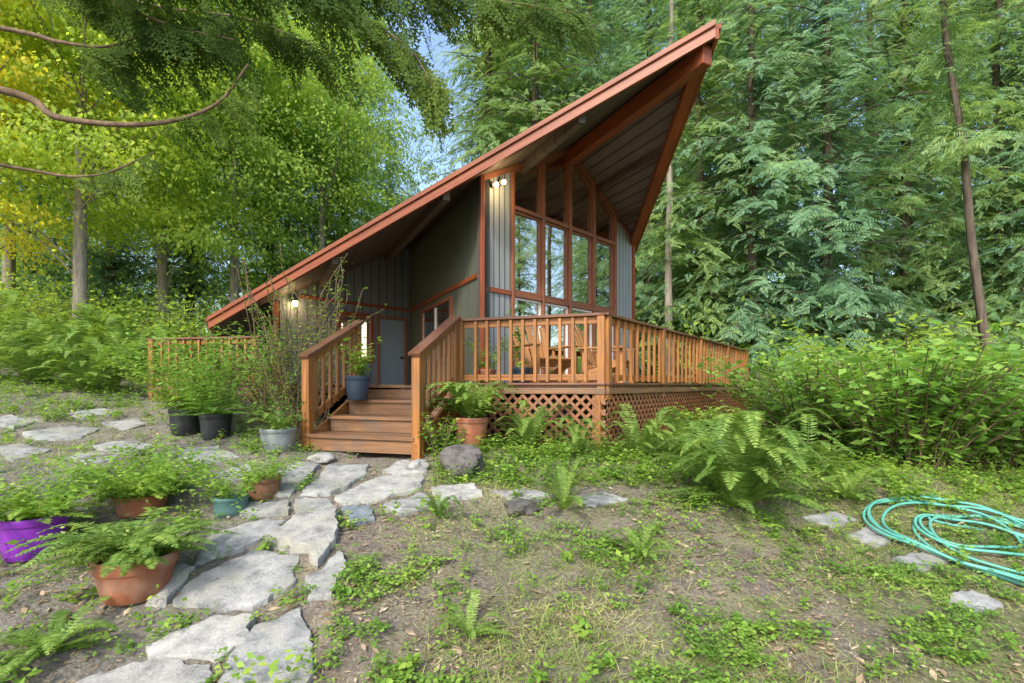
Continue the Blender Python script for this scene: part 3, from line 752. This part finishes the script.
SL_ = [
 ([(168, 608), (198, 574), (258, 551), (302, 558), (296, 588), (254, 613), (212, 613)], 'largest grey flagstone in the middle of the path, right of the terracotta fern pot', 'stone'),
 ([(142, 652), (212, 618), (256, 620), (248, 648), (218, 664), (148, 664)], 'grey flagstone just below the largest slab, second from the front', 'stone_pale'),
 ([(214, 704), (222, 670), (254, 632), (300, 610), (316, 650), (310, 704)], 'long grey flagstone at the bottom edge, narrow end pointing to the stairs', 'stone'),
 ([(264, 548), (296, 520), (338, 514), (338, 546), (318, 572), (304, 555)], 'thick raised flagstone at the right side of the path bend', 'stone_pale'),
 ([(194, 568), (206, 536), (270, 521), (290, 522), (260, 546)], 'flat flagstone directly below the teal and brown pots', 'stone'),
 ([(20, 704), (96, 680), (150, 668), (216, 668), (208, 705)], 'broad flagstone cut off by the bottom left edge of the picture', 'stone_pale'),
 ([(332, 500), (384, 476), (426, 476), (424, 491), (372, 506), (338, 507)], 'pale flat flagstone in front of the stairs', 'stone_pale'),
 ([(340, 510), (370, 508), (376, 522), (352, 528)], 'small blue slate stone beside the pale slab near the stairs', 'stone_blue'),
 ([(430, 489), (472, 484), (484, 497), (440, 504)], 'small pale stone to the right of the pale slab by the stairs', 'stone_pale'),
 ([(296, 499), (328, 468), (370, 467), (366, 478), (330, 498)], 'grey stone between stair foot and path', 'stone'),
 ([(258, 498), (262, 482), (300, 461), (322, 467), (290, 499)], 'grey stone at the foot of the metal bucket', 'stone'),
 ([(146, 610), (168, 570), (192, 568), (196, 572), (166, 607)], 'slim flagstone wedged between the fern pot and the largest slab', 'stone_pale'),
 ([(304, 582), (322, 574), (340, 552), (348, 566), (332, 600), (310, 606)], 'small stone at the right edge of the path below the raised slab', 'stone'),
 ([(294, 518), (294, 502), (328, 502), (336, 510), (318, 514)], 'mid grey stone right of the brown clay pot', 'stone'),
 ([(240, 519), (236, 508), (290, 502), (290, 516), (268, 518)], 'narrow grey stone touching the brown clay pot', 'stone'),
 ([(380, 509), (422, 495), (440, 507), (400, 519)], 'flat stone at the right border of the path below the pale slab', 'stone'),
 ([(374, 474), (402, 462), (428, 464), (428, 474)], 'flat stone directly at the foot of the stairs', 'stone_pale'),
 ([(490, 494), (528, 489), (560, 497), (514, 503)], 'flat grey stone at the end of the path, right of the dark rock', 'stone'),
 ([(568, 500), (604, 493), (632, 501), (592, 509)], 'pale stone on the slope beside the small upright fern', 'stone'),
 ([(20, 434), (60, 424), (104, 428), (80, 440), (40, 444)], 'wide flat stone in the left gravel path, far from the stairs', 'stone'),
 ([(90, 446), (130, 438), (158, 446), (120, 456)], 'flat stone in the left gravel path in front of the black pots', 'stone'),
 ([(100, 424), (134, 418), (150, 424), (124, 431)], 'smallest flat stone in the left gravel path', 'stone'),
 ([(-30, 424), (10, 416), (44, 420), (14, 430)], 'flat stone at the left edge of the gravel path', 'stone'),
 ([(160, 454), (214, 446), (244, 456), (200, 466)], 'flat stone in the gravel below the black pots', 'stone'),
 ([(60, 458), (96, 452), (124, 460), (84, 468)], 'grey stone in the gravel above the bowl of greens', 'stone'),
 ([(210, 474), (248, 464), (262, 474), (228, 484)], 'grey stone left of the metal bucket', 'stone'),
 ([(60, 414), (100, 408), (120, 413), (84, 420)], 'thin flat stone at the far end of the gravel path', 'stone'),
 ([(-20, 450), (20, 444), (52, 452), (14, 462)], 'grey stone at the left edge nearest the purple pot', 'stone'),
 ([(800, 518), (836, 512), (858, 520), (836, 530)], 'pale flat stone beside the large fern, nearest to it', 'stone'),
 ([(842, 538), (872, 528), (900, 536), (880, 549)], 'second pale stepping stone from the large fern', 'stone'),
 ([(892, 562), (922, 552), (950, 564), (920, 576)], 'pale stepping stone left of the coiled hose', 'stone'),
 ([(936, 602), (970, 590), (1008, 604), (980, 618)], 'pale stepping stone below the coiled hose', 'stone'),
]
for i, (pp, lab, mt) in enumerate(SL_): stone(pp, lab, mt, .09 if i == 3 else .06, lift=.07 if i == 3 else (.014 if i >= 16 else .03), seed=i)
def rock(px, py, w, h, label, mat='rock', seed=1):
    p = onground(px, py); r = random.Random(seed); b = MB()
    n = 22; vs = []; fs = []; rows = 11
    for i in range(rows):
        ph = math.pi*i/(rows-1)
        for k in range(n):
            a = 2*math.pi*k/n; f = 1+.16*math.sin(3*a+ph*2+seed)+.1*math.sin(5*a-ph*3)+r.uniform(-.06, .06)
            vs.append(p+V3((w*.5*math.sin(ph)**.6*math.cos(a)*f, w*.42*math.sin(ph)**.6*math.sin(a)*f, h*.40+h*.6*math.cos(ph)*(1+.12*math.sin(2*a+seed)))))
    for i in range(rows-1):
        for k in range(n): fs.append((i*n+k, (i+1)*n+k, (i+1)*n+(k+1) % n, i*n+(k+1) % n))
    b.add(vs, fs); o = b.build('rock', M[mat], smooth=True); o.data.set_sharp_from_angle(angle=.5); tag(o, label, 'rock', 'loose rocks beside the path')
rock(463, 474, .42, .27, 'dark rough rock at the right foot of the stairs', seed=2)
rock(520, 513, .26, .10, 'low mossy rock on the slope right of the path', seed=4)
rock(418, 470, .20, .10, 'small grey rock touching the right stair post', 'stone', 5)
rock(322, 462, .24, .09, 'flat grey rock at the left foot of the stairs', 'stone', 6)

# ------------------------------------------------------------------ hose
hc = onground(985, 541); pts = []
tot = 8.4; n = 420
for i in range(n+1):
    t = i/n*tot*2*math.pi
    k = i/n*tot
    R1 = .58+.21*math.sin(k*1.9+.6)+.05*math.sin(k*7.1); ox = .11*math.sin(k*1.7); oy = .15*math.cos(k*2.1)
    x = hc.x+ox+R1*1.0*math.cos(t); y = hc.y+oy+R1*.74*math.sin(t)
    pts.append(V3((x, y, gzf(x, y)+.016+.014*(k % 4)+.006*math.sin(t*3))))
for i in range(1, 40):
    q = pts[n]
    pts.append(V3((q.x+.035*i, q.y-.012*i+.1*math.sin(i*.12), gzf(q.x+.035*i, q.y-.012*i)+.02)))
b = MB(); b.tube(pts, .0112, 8); o = b.build('garden_hose', M['hose'], smooth=True)
tag(o, 'turquoise garden hose coiled loosely on the ground at the right', 'garden hose')

# ------------------------------------------------------------------ shrubs and ferns
def shrub(x, y, ns, h, spread, leaf, seed, label, mat='shrub', aspect=.45, per=14, name='shrub', group='leafy shrubs', bend=.5, start=.12):
    z = gzf(x, y); root = thing(name, (x, y, z), label, 'shrub', group); tb = []
    V = leafy(ns, h, spread, leaf, seed, per, (x, y, z), aspect, tb, bend, start)
    quad_obj('foliage', V, M[mat], root)
    b = MB()
    for q in tb: b.tube([tuple(v) for v in q[::3]], .006, 4, False)
    b.build('stems', M['twig'], root)
shrub(4.3, 7.3, 150, 1.5, 1.3, .14, 31, 'broad light green shrub against the far end of the right railing')
shrub(4.75, 6.0, 220, 1.5, 1.25, .15, 32, 'tall bushy shrub with long pointed leaves, right of the large fern', )
shrub(6.1, 6.3, 200, 1.6, 1.35, .15, 33, 'leafy shrub at the right edge, behind the coiled hose')
shrub(6.6, 8.8, 160, 2.2, 1.5, .15, 34, 'taller shrub at the right edge behind the other shrubs', 'leafy3', .55)
shrub(2.75, 7.2, 60, .55, .6, .09, 35, 'low leafy bush in front of the right lattice', 'herb')
shrub(-2.72, 6.35, 60, 2.35, .62, .05, 36, 'tall twiggy shrub left of the stairs', 'herb', .5, 28, bend=.25, start=.3)
shrub(-3.2, 7.0, 70, 1.5, .85, .07, 37, 'bushy plant between the twiggy shrub and the black pots', 'shrub')
shrub(-4.6, 7.6, 70, 1.25, .9, .075, 38, 'leafy shrub in front of the left railing', 'herb')
shrub(-.75, 5.3, 22, .5, .3, .065, 39, 'small plant growing beside the right stair post', 'herb')
for i, (px, Y, h, s, lab) in enumerate([(60, 13.5, 1.7, 2.0, 'yellow green bush under the leafy trees at left'), (-10, 12.5, 1.9, 2, 'bush at the far left under the yellow tree'), (170, 13.5, 2.0, 2, 'bush behind the left railing below the leafy trees')]):
    shrub((px-512)/500*Y, Y, 150, h, s, .12, 50+i, lab, 'leafy3' if i != 1 else 'leafy1', .5)
def fern_thing(x, y, nf, L, seed, label, lift=.95, group='sword ferns growing in the ground', pairs=28):
    z = gzf(x, y); o = quad_obj('fern', fern(nf, L, seed, lift, pairs, (x, y, z)), M['fern'])
    tag(o, label, 'fern', group)
p = onground(738, 510); fern_thing(p.x, p.y, 78, 1.0, 61, 'largest sword fern, arching on the slope in front of the right lattice', 1.75, pairs=46)
p = onground(564, 512); fern_thing(p.x, p.y, 22, .46, 62, 'small upright fern on the slope below the deck corner', 2.6)
p = onground(530, 452); fern_thing(p.x, p.y, 34, .74, 63, 'fern against the front lattice under the railing', 2.0)
p = onground(580, 456); fern_thing(p.x, p.y, 24, .58, 67, 'smaller fern below the deck corner post', 1.8)
p = onground(640, 460); fern_thing(p.x, p.y, 28, .70, 68, 'fern at the near end of the right lattice', 1.8)
p = onground(684, 464); fern_thing(p.x, p.y, 30, .78, 64, 'fern behind the largest fern, touching the lattice', 1.7)
p = onground(50, 655); fern_thing(p.x, p.y, 24, .42, 65, 'small fern at the bottom left below the terracotta pot', 1.0)
p = onground(806, 470); fern_thing(p.x, p.y, 24, .8, 66, 'fern between the largest fern and the tall shrub', 1.5)
p = onground(848, 500); fern_thing(p.x, p.y, 18, .5, 69, 'small fern beside the stepping stones left of the hose', 1.6)
p = onground(440, 520); fern_thing(p.x, p.y, 14, .3, 60, 'tiny fern at the right border of the path', 1.8)
p = onground(470, 640); fern_thing(p.x, p.y, 14, .26, 59, 'tiny fern in the middle of the foreground slope', 1.5)
p = onground(640, 560); fern_thing(p.x, p.y, 14, .3, 58, 'tiny fern below the largest fern on the open slope', 1.6)
p = onground(30, 560); fern_thing(p.x-.1, p.y+.25, 26, .5, 57, 'fern leaning between the purple pot and the terracotta pots', 1.3)
for i, (px, Y, L, lab) in enumerate([(40, 8.6, 1.35, 'fern on the left bank closest to the gravel path'), (112, 9.6, 1.3, 'fern on the left bank nearest the deck railing'), (-25, 8.8, 1.4, 'fern at the very left edge of the bank'), (70, 10.8, 1.8, 'fern highest up on the left bank'), (10, 10.8, 1.8, 'fern behind the others on the left bank'), (140, 11.5, 1.7, 'fern beyond the end of the left railing'), (88, 8.4, 1.0, 'smallest fern on the left bank')]):
    fern_thing((px-512)/500*Y, Y, 48, L, 70+i, lab, 1.8, pairs=34)

# ------------------------------------------------------------------ trees
def trunk_mb(h, r0, seed, lean=(0, 0), limbs=(), top=.15):
    r = np.random.default_rng(seed); b = MB(); n = 9
    pts = [V3((lean[0]*t+r.normal(0, .05)*t, lean[1]*t+r.normal(0, .05)*t, h*t-.3*(t == 0))) for t in np.linspace(0, 1, n)]
    rad = [r0*(1.25 if i == 0 else 1)*(1-(1-top)*i/(n-1)) for i in range(n)]
    b.tube(pts, rad, 12)
    for l in limbs: b.tube([tuple(q) for q in l], [r0*.14, r0*.11, r0*.08, r0*.03][:len(l)], 4, False)
    return b
PROTO = {}
def make_proto(kind, V, tb, lm, bm):
    me_c = quad_obj('crown', V, M[lm]); me_t = tb.build('trunk', M[bm], smooth=True)
    PROTO[kind] = (me_c.data, me_t.data)
    bpy.data.objects.remove(me_c); bpy.data.objects.remove(me_t)
for i, (h, rad, nb, lm, dr) in enumerate([(17, 3.2, 420, 'cedar1', .22), (18, 3.0, 430, 'cedar2', .30), (16, 3.5, 410, 'cedar2', .20), (18, 2.6, 400, 'cedar1', .34)]):
    V, limbs = conifer(h, rad, nb, 100+i, dr, .50, .145, .04 if i != 3 else .10, exp=.55)
    make_proto('c%d' % i, V, trunk_mb(h, .15, i, (0, 0), limbs, .08), lm, 'bark')
for i, (h, rad, nc, nlf, lm, base, leaf) in enumerate([(13, 3.4, 100, 40000, 'leafy1', .20, .105), (12, 3.2, 95, 34000, 'leafy2', .12, .11), (15, 3.5, 105, 40000, 'leafy3', .12, .11)]):
    V, Cc = broadleaf(h, rad, nc, nlf, 200+i, leaf, base)
    lb = []
    for c in Cc[:34]:
        s = np.array([0, 0, max(.8, c[2]-.5*math.hypot(c[0], c[1])-.6)]); lb.append([s, s*.6+c*.4+np.array([0, 0, .15]), c])
    make_proto('b%d' % i, V, trunk_mb(h*.9, .15, 30+i, (.2, .1), lb, .15), lm, 'bark_pale')
def tree(kind, px, Y, rot, sc, label, cat='tree', name='conifer_tree', group=None, lean=(0, 0), X=None):
    x = (px-CX)/F*Y if X is None else X
    root = thing(name, (x, Y, gzf(x, Y)-.05), label, cat, group)
    root.rotation_euler = (lean[0], lean[1], rot); root.scale = (sc, sc, sc)
    for nm, me in zip(('crown', 'trunk'), PROTO[kind]):
        o = bpy.data.objects.new(nm, me); COL.objects.link(o); o.parent = root
G1 = 'conifers standing around and behind the cabin'
T = [
 ('c2', 648, 18.0, .3, 1.15, 'dark conifer rising right behind the right roof edge'),
 ('c3', 700, 15.0, 1.2, 1.05, 'slender conifer just right of the cabin wall'),
 ('c1', 752, 14.0, 2.2, 1.1, 'blue green drooping conifer above the end of the deck railing'),
 ('c2', 828, 13.5, 3.1, 1.1, 'wide bluish conifer behind the right hand shrubs'),
 ('c0', 905, 14.5, 4.0, 1.1, 'green conifer between the wide bluish one and the leaning trunk'),
 ('c3', 1000, 13.0, .9, 1.0, 'slender conifer behind the leaning trunk near the right edge'),
 ('c1', 1065, 12.0, 5.1, 1.0, 'blue green conifer cut off by the right edge'),
 ('c0', 720, 21, 2.6, 1.4, 'conifer in the second row, seen above the deck end'),
 ('c2', 790, 20, .5, 1.4, 'conifer in the second row behind the drooping one'),
 ('c1', 870, 19, 1.9, 1.35, 'conifer in the second row behind the wide bluish one'),
 ('c2', 950, 18, 4.2, 1.3, 'conifer in the second row left of the leaning trunk'),
 ('c0', 1030, 18, 3.3, 1.25, 'conifer in the second row at the right edge'),
 ('c1', 590, 22, 1.1, 1.6, 'conifer behind the roof ridge, left of the peak'),
 ('c0', 535, 20, 2.9, 1.5, 'conifer directly above the window wall, behind the roof'),
 ('c3', 490, 21, .2, 1.5, 'slim conifer right of the blue sky gap'),
 ('c2', 625, 26, 2.4, 1.9, 'tall conifer furthest back behind the roof peak'),
 ('c2', 562, 27, 4.4, 1.9, 'tall conifer furthest back above the middle of the window wall'),
 ('c0', 508, 27, 5.4, 1.9, 'tall conifer furthest back above the cabin corner'),
 ('c1', 680, 25, .7, 1.8, 'tall conifer furthest back just right of the roof peak'),
 ('c2', 390, 26, 3.7, .80, 'short conifer tip rising below the blue sky gap'),
 ('c0', 345, 22, 1.3, 1.35, 'conifer left of the blue sky gap, behind the leafy trees'),
 ('c1', 270, 22, 5.2, 1.3, 'conifer behind the leafy trees above the middle of the roof slope'),
 ('c3', 190, 22, 2.2, 1.3, 'conifer behind the leafy trees above the low roof end'),
 ('c2', 110, 20, .8, 1.3, 'conifer behind the leafy trees at left'),
 ('c1', 30, 19, 3.0, 1.3, 'conifer behind the yellow tree at the left edge'),
]
for k, px, Y, rot, sc, lab in T: tree(k, px, Y, rot, sc, lab, group=G1)
tree('c0', 0, 9.0, .4, .8, 'unseen conifer added beyond the right edge, mirrored in the left cabin windows', X=19)  # added out of view to give the left panes foliage to reflect
tree('c1', 0, 12.5, 1.4, .8, 'unseen conifer added beyond the right edge, mirrored in the right cabin windows', X=20)  # second unseen tree, added for the reflections in the panes
G2 = 'leafy broadleaf trees left of the cabin'
for k, px, Y, rot, sc, lab in [
 ('b1', -95, 11.5, .4, 1.1, 'yellow leafed tree at the left edge, sun glow in its leaf colour'),
 ('b0', 80, 12.5, 1.4, 1.15, 'bright green leafy tree with a pale trunk at left'),
 ('b0', 165, 16, 3.3, 1.2, 'yellow green leafy tree above the low roof end'),
 ('b2', 235, 16.5, 2.1, 1.1, 'mid green leafy tree rising over the left roof slope'),
 ('b2', 322, 19, 4.6, 1.05, 'mid green leafy tree nearest the blue sky gap'),
 ('b2', 10, 16, 2.5, 1.2, 'leafy tree further back at left, behind the yellow one')]:
    tree(k, px, Y, rot, sc, lab, name='leafy_tree', group=G2)
for i, (px, Y, r0, mt, lab, lean, zl) in enumerate([(668, 14.0, .12, 'bark_pale', 'straight grey tree trunk right of the cabin', .1, .26), (995, 9.6, .085, 'bark', 'thin brown trunk leaning left near the right edge', -1.7, .34)]):
    x = (px-CX)/F*Y; root = thing('tree_trunk', (x, Y, gzf(x, Y)), lab, 'tree')
    bb = trunk_mb(15, r0, 60+i, (lean, 0), (), .3); bb.v = [(v[0]+x, v[1]+Y, v[2]+root.location.z) for v in bb.v]; bb.build('trunk', M[mt], root, smooth=True)
    V, _ = conifer(15, 2.0, 150, 300+i, .3, .45, .16, zl); V = V+np.array([x, Y, root.location.z])+np.array([1., 0, 0])*(lean*V[:, 2:3]/15)
    quad_obj('crown', V, M['cedar1'], root)

cx_, cy_ = -4.7, 2.7
ced = thing('cedar_tree', (cx_, cy_, gzf(cx_, cy_)), 'near cedar at the left whose curved branches hang into the top left corner', 'tree')
bb = trunk_mb(9, .22, 77); bb.v = [(v[0]+cx_, v[1]+cy_, v[2]+gzf(cx_, cy_)) for v in bb.v]; bb.build('trunk', M['bark'], ced, smooth=True)
def smooth(pts, n=24):
    P_ = [np.array(p, float) for p in pts]; P_ = [2*P_[0]-P_[1]]+P_+[2*P_[-1]-P_[-2]]; out = []
    for i in range(1, len(P_)-2):
        for t in np.linspace(0, 1, n, endpoint=False):
            a, b_, c, d = P_[i-1:i+3]
            out.append(.5*((2*b_)+(-a+c)*t+(2*a-5*b_+4*c-d)*t*t+(-a+3*b_-3*c+d)*t**3))
    out.append(P_[-2]); return np.array(out)
r = np.random.default_rng(17)
BR_ = [
 ([(0, 90, 3.4), (60, 118, 3.4), (150, 124, 3.5), (215, 105, 3.6), (250, 62, 3.7)], .022, 14, .30),
 ([(0, 165, 3.7), (90, 176, 3.6), (155, 152, 3.6)], .012, 9, .26),
 ([(0, 28, 3.3), (60, 42, 3.3), (110, 46, 3.4), (165, 25, 3.5)], .014, 20, .34),
 ([(60, -70, 3.9), (200, -30, 4.1), (320, 0, 4.3), (405, 45, 4.4), (436, 95, 4.4)], .014, 80, .38),
 ([(90, -110, 4.2), (260, -60, 4.5), (400, -25, 4.7), (500, 0, 4.8), (580, 14, 4.8)], .014, 85, .42),
 ([(40, -30, 3.6), (150, 5, 3.8), (250, 20, 4.0), (330, 55, 4.1)], .013, 55, .36),
 ([(0, -20, 3.2), (90, -5, 3.4), (170, 25, 3.5), (235, 40, 3.6)], .012, 36, .34),
 ([(0, -60, 3.0), (120, -50, 3.3), (240, -35, 3.6), (340, -15, 3.8)], .012, 60, .40),
 ([(60, -120, 4.0), (220, -90, 4.4), (340, -40, 4.6), (420, 10, 4.7)], .012, 50, .42),
]
fol = []
for pts, rad, ns, sz in BR_:
    w = [pix(*p) for p in pts]; path = smooth([(cx_, cy_, w[0].z-.1)]+[tuple(v) for v in w], 14)
    b = MB(); b.tube([tuple(q) for q in path], list(np.linspace(rad*1.4, rad*.35, len(path))), 7); b.build('branch', M['twig'], ced, smooth=True)
    t0 = .30 if ns > 30 else .62
    ii = np.clip((len(path)-1)*(t0+(1-t0)*r.random(ns)), 0, len(path)-2).astype(int)
    Pp = path[ii]; Tn = nrm(path[ii+1]-path[ii]); sd = np.cross(Tn, [0, 0, 1.])
    D = Tn*.6+sd*r.uniform(-1, 1, (ns, 1))+np.array([0, 0, -.7])+r.normal(0, .22, (ns, 3))
    fol.append(inst(SPN, D, np.array([0, -.6, .8])+r.normal(0, .4, (ns, 3)), Pp, sz*r.uniform(.6, 1.2, ns)))
quad_obj('foliage', np.concatenate(fol), M['cedar3'], ced)

r = np.random.default_rng(5); Vs = []
k = 0
while k < 100:
    Y = r.uniform(29, 55); u = r.uniform(-1.35, 1.35)
    if -.215 < u < -.115: continue
    X = u*Y; h = r.uniform(24, 32)*(.8+Y/120)
    V, _ = conifer(h, r.uniform(3.4, 4.4), 90, 1000+k, .3, 1.25, .5, .03, SPF, .55)
    Vs.append(V+np.array([X, Y, gzf(X, Y)])); k += 1
for X, Y, h in ((-7.5, 40, 14), (-5, 44, 15), (-9, 46, 17), (-6, 52, 18)):
    V, _ = conifer(h, 3.2, 70, 1500+int(Y), .4, 1.4, .5, .03, SPF); Vs.append(V+np.array([X, Y, gzf(X, Y)]))
o = quad_obj('far_forest', np.concatenate(Vs), M['farwood']); tag(o, 'dense conifer wood filling the background', 'forest', kind='stuff')
P_ = []
for X, Y in [(r.uniform(-1.25, 1.25), r.uniform(12.5, 26)) for _ in range(500)]:
    X = X*Y
    if -9.5 < X < 4.4 and Y < 18.5: continue
    c = np.array([X, Y, gzf(X, Y)+r.uniform(.1, 1.7)]); n = 150
    P_.append(c+r.normal(0, 1, (n, 3))*np.array([.8, .8, .5]))
P_ = np.concatenate(P_); n = len(P_)
Ls = r.uniform(.09, .2, n)
o = quad_obj('undergrowth', leaves(P_, r.normal(0, 1, (n, 3))+np.array([0, 0, -.4]), np.array([0, -.4, .8])+r.normal(0, .5, (n, 3)), Ls, Ls*.6), M['leafy3'])
tag(o, 'tangled green undergrowth beneath the trees', 'undergrowth', kind='stuff')

# ------------------------------------------------------------------ ground cover
def inpoly(x, y, poly):
    ins = np.zeros(x.shape, bool); n = len(poly)
    for i in range(n):
        x0, y0 = poly[i]; x1, y1 = poly[(i+1) % n]
        c = ((y0 > y) != (y1 > y)); xi = (x1-x0)*(y-y0)/((y1-y0) if y1 != y0 else 1e-9)+x0
        ins ^= c & (x < xi)
    return ins
def allowed(x, y, stones=True):
    ok = np.ones(x.shape, bool)
    if stones:
        for s in STONES_W: ok &= ~inpoly(x, y, s)
    dp = np.array([[p.x, p.y] for p in [LEnd, Lm, TL, TR, A, Fp, Fp+V3((-1, 6, 0)), V3((-9, 18, 0))]])
    ok &= ~inpoly(x, y, dp)
    sp_ = np.array([[p.x, p.y] for p in (BL-r_*.1-st*.05, BR+r_*.1-st*.05, TR, TL)]); ok &= ~inpoly(x, y, sp_)
    return ok
def nz(x, y, s, o=0):
    return (np.sin(s*(x*1.3+y*.7)+o)+np.sin(s*(-x*.8+y*1.5)+o*2.1+1)+np.sin(s*(x*2.1-y*1.9)+o*.7+2)+np.sin(s*(x*.4+y*2.7)*1.3+o))/4
def sample(n, seed, dens, ymin=1.9, ymax=9.5):
    r = np.random.default_rng(seed); X = []; Y = []; c = 0
    while c < n:
        y = ymin+(ymax-ymin)*r.random(40000)**1.3; u = r.uniform(-1.15, 1.15, 40000); x = u*y
        px = CX+F*u; py = HY-F*gz(x, y)/y
        keep = (r.random(40000) < dens(x, y, px, py)) & allowed(x, y)
        X.append(x[keep]); Y.append(y[keep]); c += keep.sum()
    x = np.concatenate(X)[:n]; y = np.concatenate(Y)[:n]
    return x, y, gz(x, y)
def d_cover(x, y, px, py):
    d = np.clip(nz(x, y, 2.6)*1.6-.12+1.1*nz(x, y, 8, 1), 0.03, 1)
    d = d*np.where(px < 330, .4, 1)+np.where((px > 430) & (px < 700) & (py < 490), .6, 0)+np.where((px > 640) & (py < 590), .10, 0)
    d = np.where((px > 490) & (px < 580) & (py > 570), d*.3, d)
    return np.clip(d, 0, 1)
x, y, z = sample(15500, 41, d_cover); r = np.random.default_rng(42)
n = 4; Pb = np.repeat(np.stack([x, y, z], 1), n, 0); hgt = np.repeat(r.uniform(.010, .065, len(x)), n)
aa = np.tile(np.arange(n)*1.57, len(x))+np.repeat(r.uniform(0, 6, len(x)), n)
D = np.stack([np.cos(aa), np.sin(aa), r.uniform(-.25, .35, len(aa))], 1)
Pb = Pb+np.stack([0*hgt, 0*hgt, hgt], 1)+D*.006
Ls = np.repeat(r.uniform(.010, .036, len(x)), n)*r.uniform(.8, 1.15, len(aa))
o = quad_obj('ground_cover', leaves(Pb, D, np.array([0, 0, 1.])+r.normal(0, .3, Pb.shape), Ls, Ls*.8, .6, .1), M['cover']); tag(o, 'low green clover like plants spreading over the slope', 'ground cover', kind='stuff')
def d_lush(x, y, px, py):
    return np.where((px > 440) & (px < 720) & (py > 425) & (py < 488), .7, 0)+np.where((px > 700) & (py < 510) & (py > 420), .5, 0)+np.where((px > 230) & (px < 320) & (py < 455), .35, 0)+np.where((px < 140) & (py < 425), .5, 0)+np.where((px < 330) & (py > 480), .06, 0)+np.where((px < 240) & (py < 480), .12, 0)+np.where((px > 380) & (py > 490), .03, 0)
x, y, z = sample(2500, 43, d_lush, 2.2, 11)
Vs = [leafy(3, random.uniform(.06, .28), .1, random.uniform(.025, .06), 3000+i, 5, (x[i], y[i], z[i]), .55) for i in range(len(x))]
o = quad_obj('wild_plants', np.concatenate(Vs), M['herb']); tag(o, 'lush leafy weeds growing along the lattice and shrubs', 'weeds', kind='stuff')
def d_grass(x, y, px, py):
    return np.clip(.14+.5*nz(x, y, 1.9, 3), 0.03, 1)*np.where(px > 400, 1, .16)+np.where((px > 490) & (px < 600) & (py > 560), .12, 0)+np.where((px < 160) & (py < 480) & (py > 405), .22, 0)
x, y, z = sample(32000, 44, d_grass); r = np.random.default_rng(45); n = len(x)
D = np.stack([r.normal(0, .8, n), r.normal(0, .8, n), r.uniform(.15, .9, n)], 1); Ls = r.uniform(.03, .12, n)
o = quad_obj('grass', leaves(np.stack([x, y, z-.005], 1), D, r.normal(0, 1, (n, 3)), Ls, np.full(n, .0042)), M['grass']); tag(o, 'thin green and straw coloured grass on the slope', 'grass', kind='stuff')
x, y, z = sample(36000, 46, lambda x, y, px, py: np.clip(.35+.5*nz(x, y, 2.2, 5), .05, 1)); n = len(x)
D = np.stack([r.normal(0, 1, n), r.normal(0, 1, n), r.normal(0, .15, n)], 1); Ls = r.uniform(.012, .042, n)*np.where(r.random(n) < .25, 2.0, 1)
Wd = np.where(r.random(n) < .55, .0045, Ls*.38)
o = quad_obj('leaf_litter', leaves(np.stack([x, y, z+r.uniform(.004, .018, n)], 1), D, np.array([0, 0, 1.])+r.normal(0, .3, (n, 3)), Ls, Wd), M['litter']); tag(o, 'dry brown leaves and needles scattered over the soil', 'leaf litter', kind='stuff')

# ------------------------------------------------------------------ light, world, camera
sd = V3((-.28, -.72, .68)).normalized()
s = bpy.data.lights.new('sun', 'SUN'); s.energy = 4.6; s.angle = math.radians(9); s.color = (1, .93, .80)
so = bpy.data.objects.new('sun', s); COL.objects.link(so); so.rotation_euler = (-sd).to_track_quat('-Z', 'Y').to_euler()
w = bpy.data.worlds.new('World'); scene.world = w; w.use_nodes = True
nt = w.node_tree; bg = nt.nodes['Background']; sk = nt.nodes.new('ShaderNodeTexSky'); sk.sky_type = 'NISHITA'; sk.sun_disc = False
sk.sun_elevation = math.asin(sd.z); sk.sun_rotation = math.atan2(sd.x, sd.y); sk.dust_density = 2.2
nt.links.new(sk.outputs[0], bg.inputs[0]); bg.inputs[1].default_value = .42
cam = bpy.data.cameras.new('camera'); co = bpy.data.objects.new('camera', cam); COL.objects.link(co)
co.location = (0, 0, 0); co.rotation_euler = (math.radians(90), 0, 0)
cam.sensor_width = 36; cam.lens = 36*F/1024; cam.shift_y = (HY-341.5)/1024; cam.clip_end = 800; cam.clip_start = .05
scene.camera = co
scene.view_settings.view_transform = 'Standard'; scene.view_settings.look = 'None'; scene.view_settings.exposure = 0
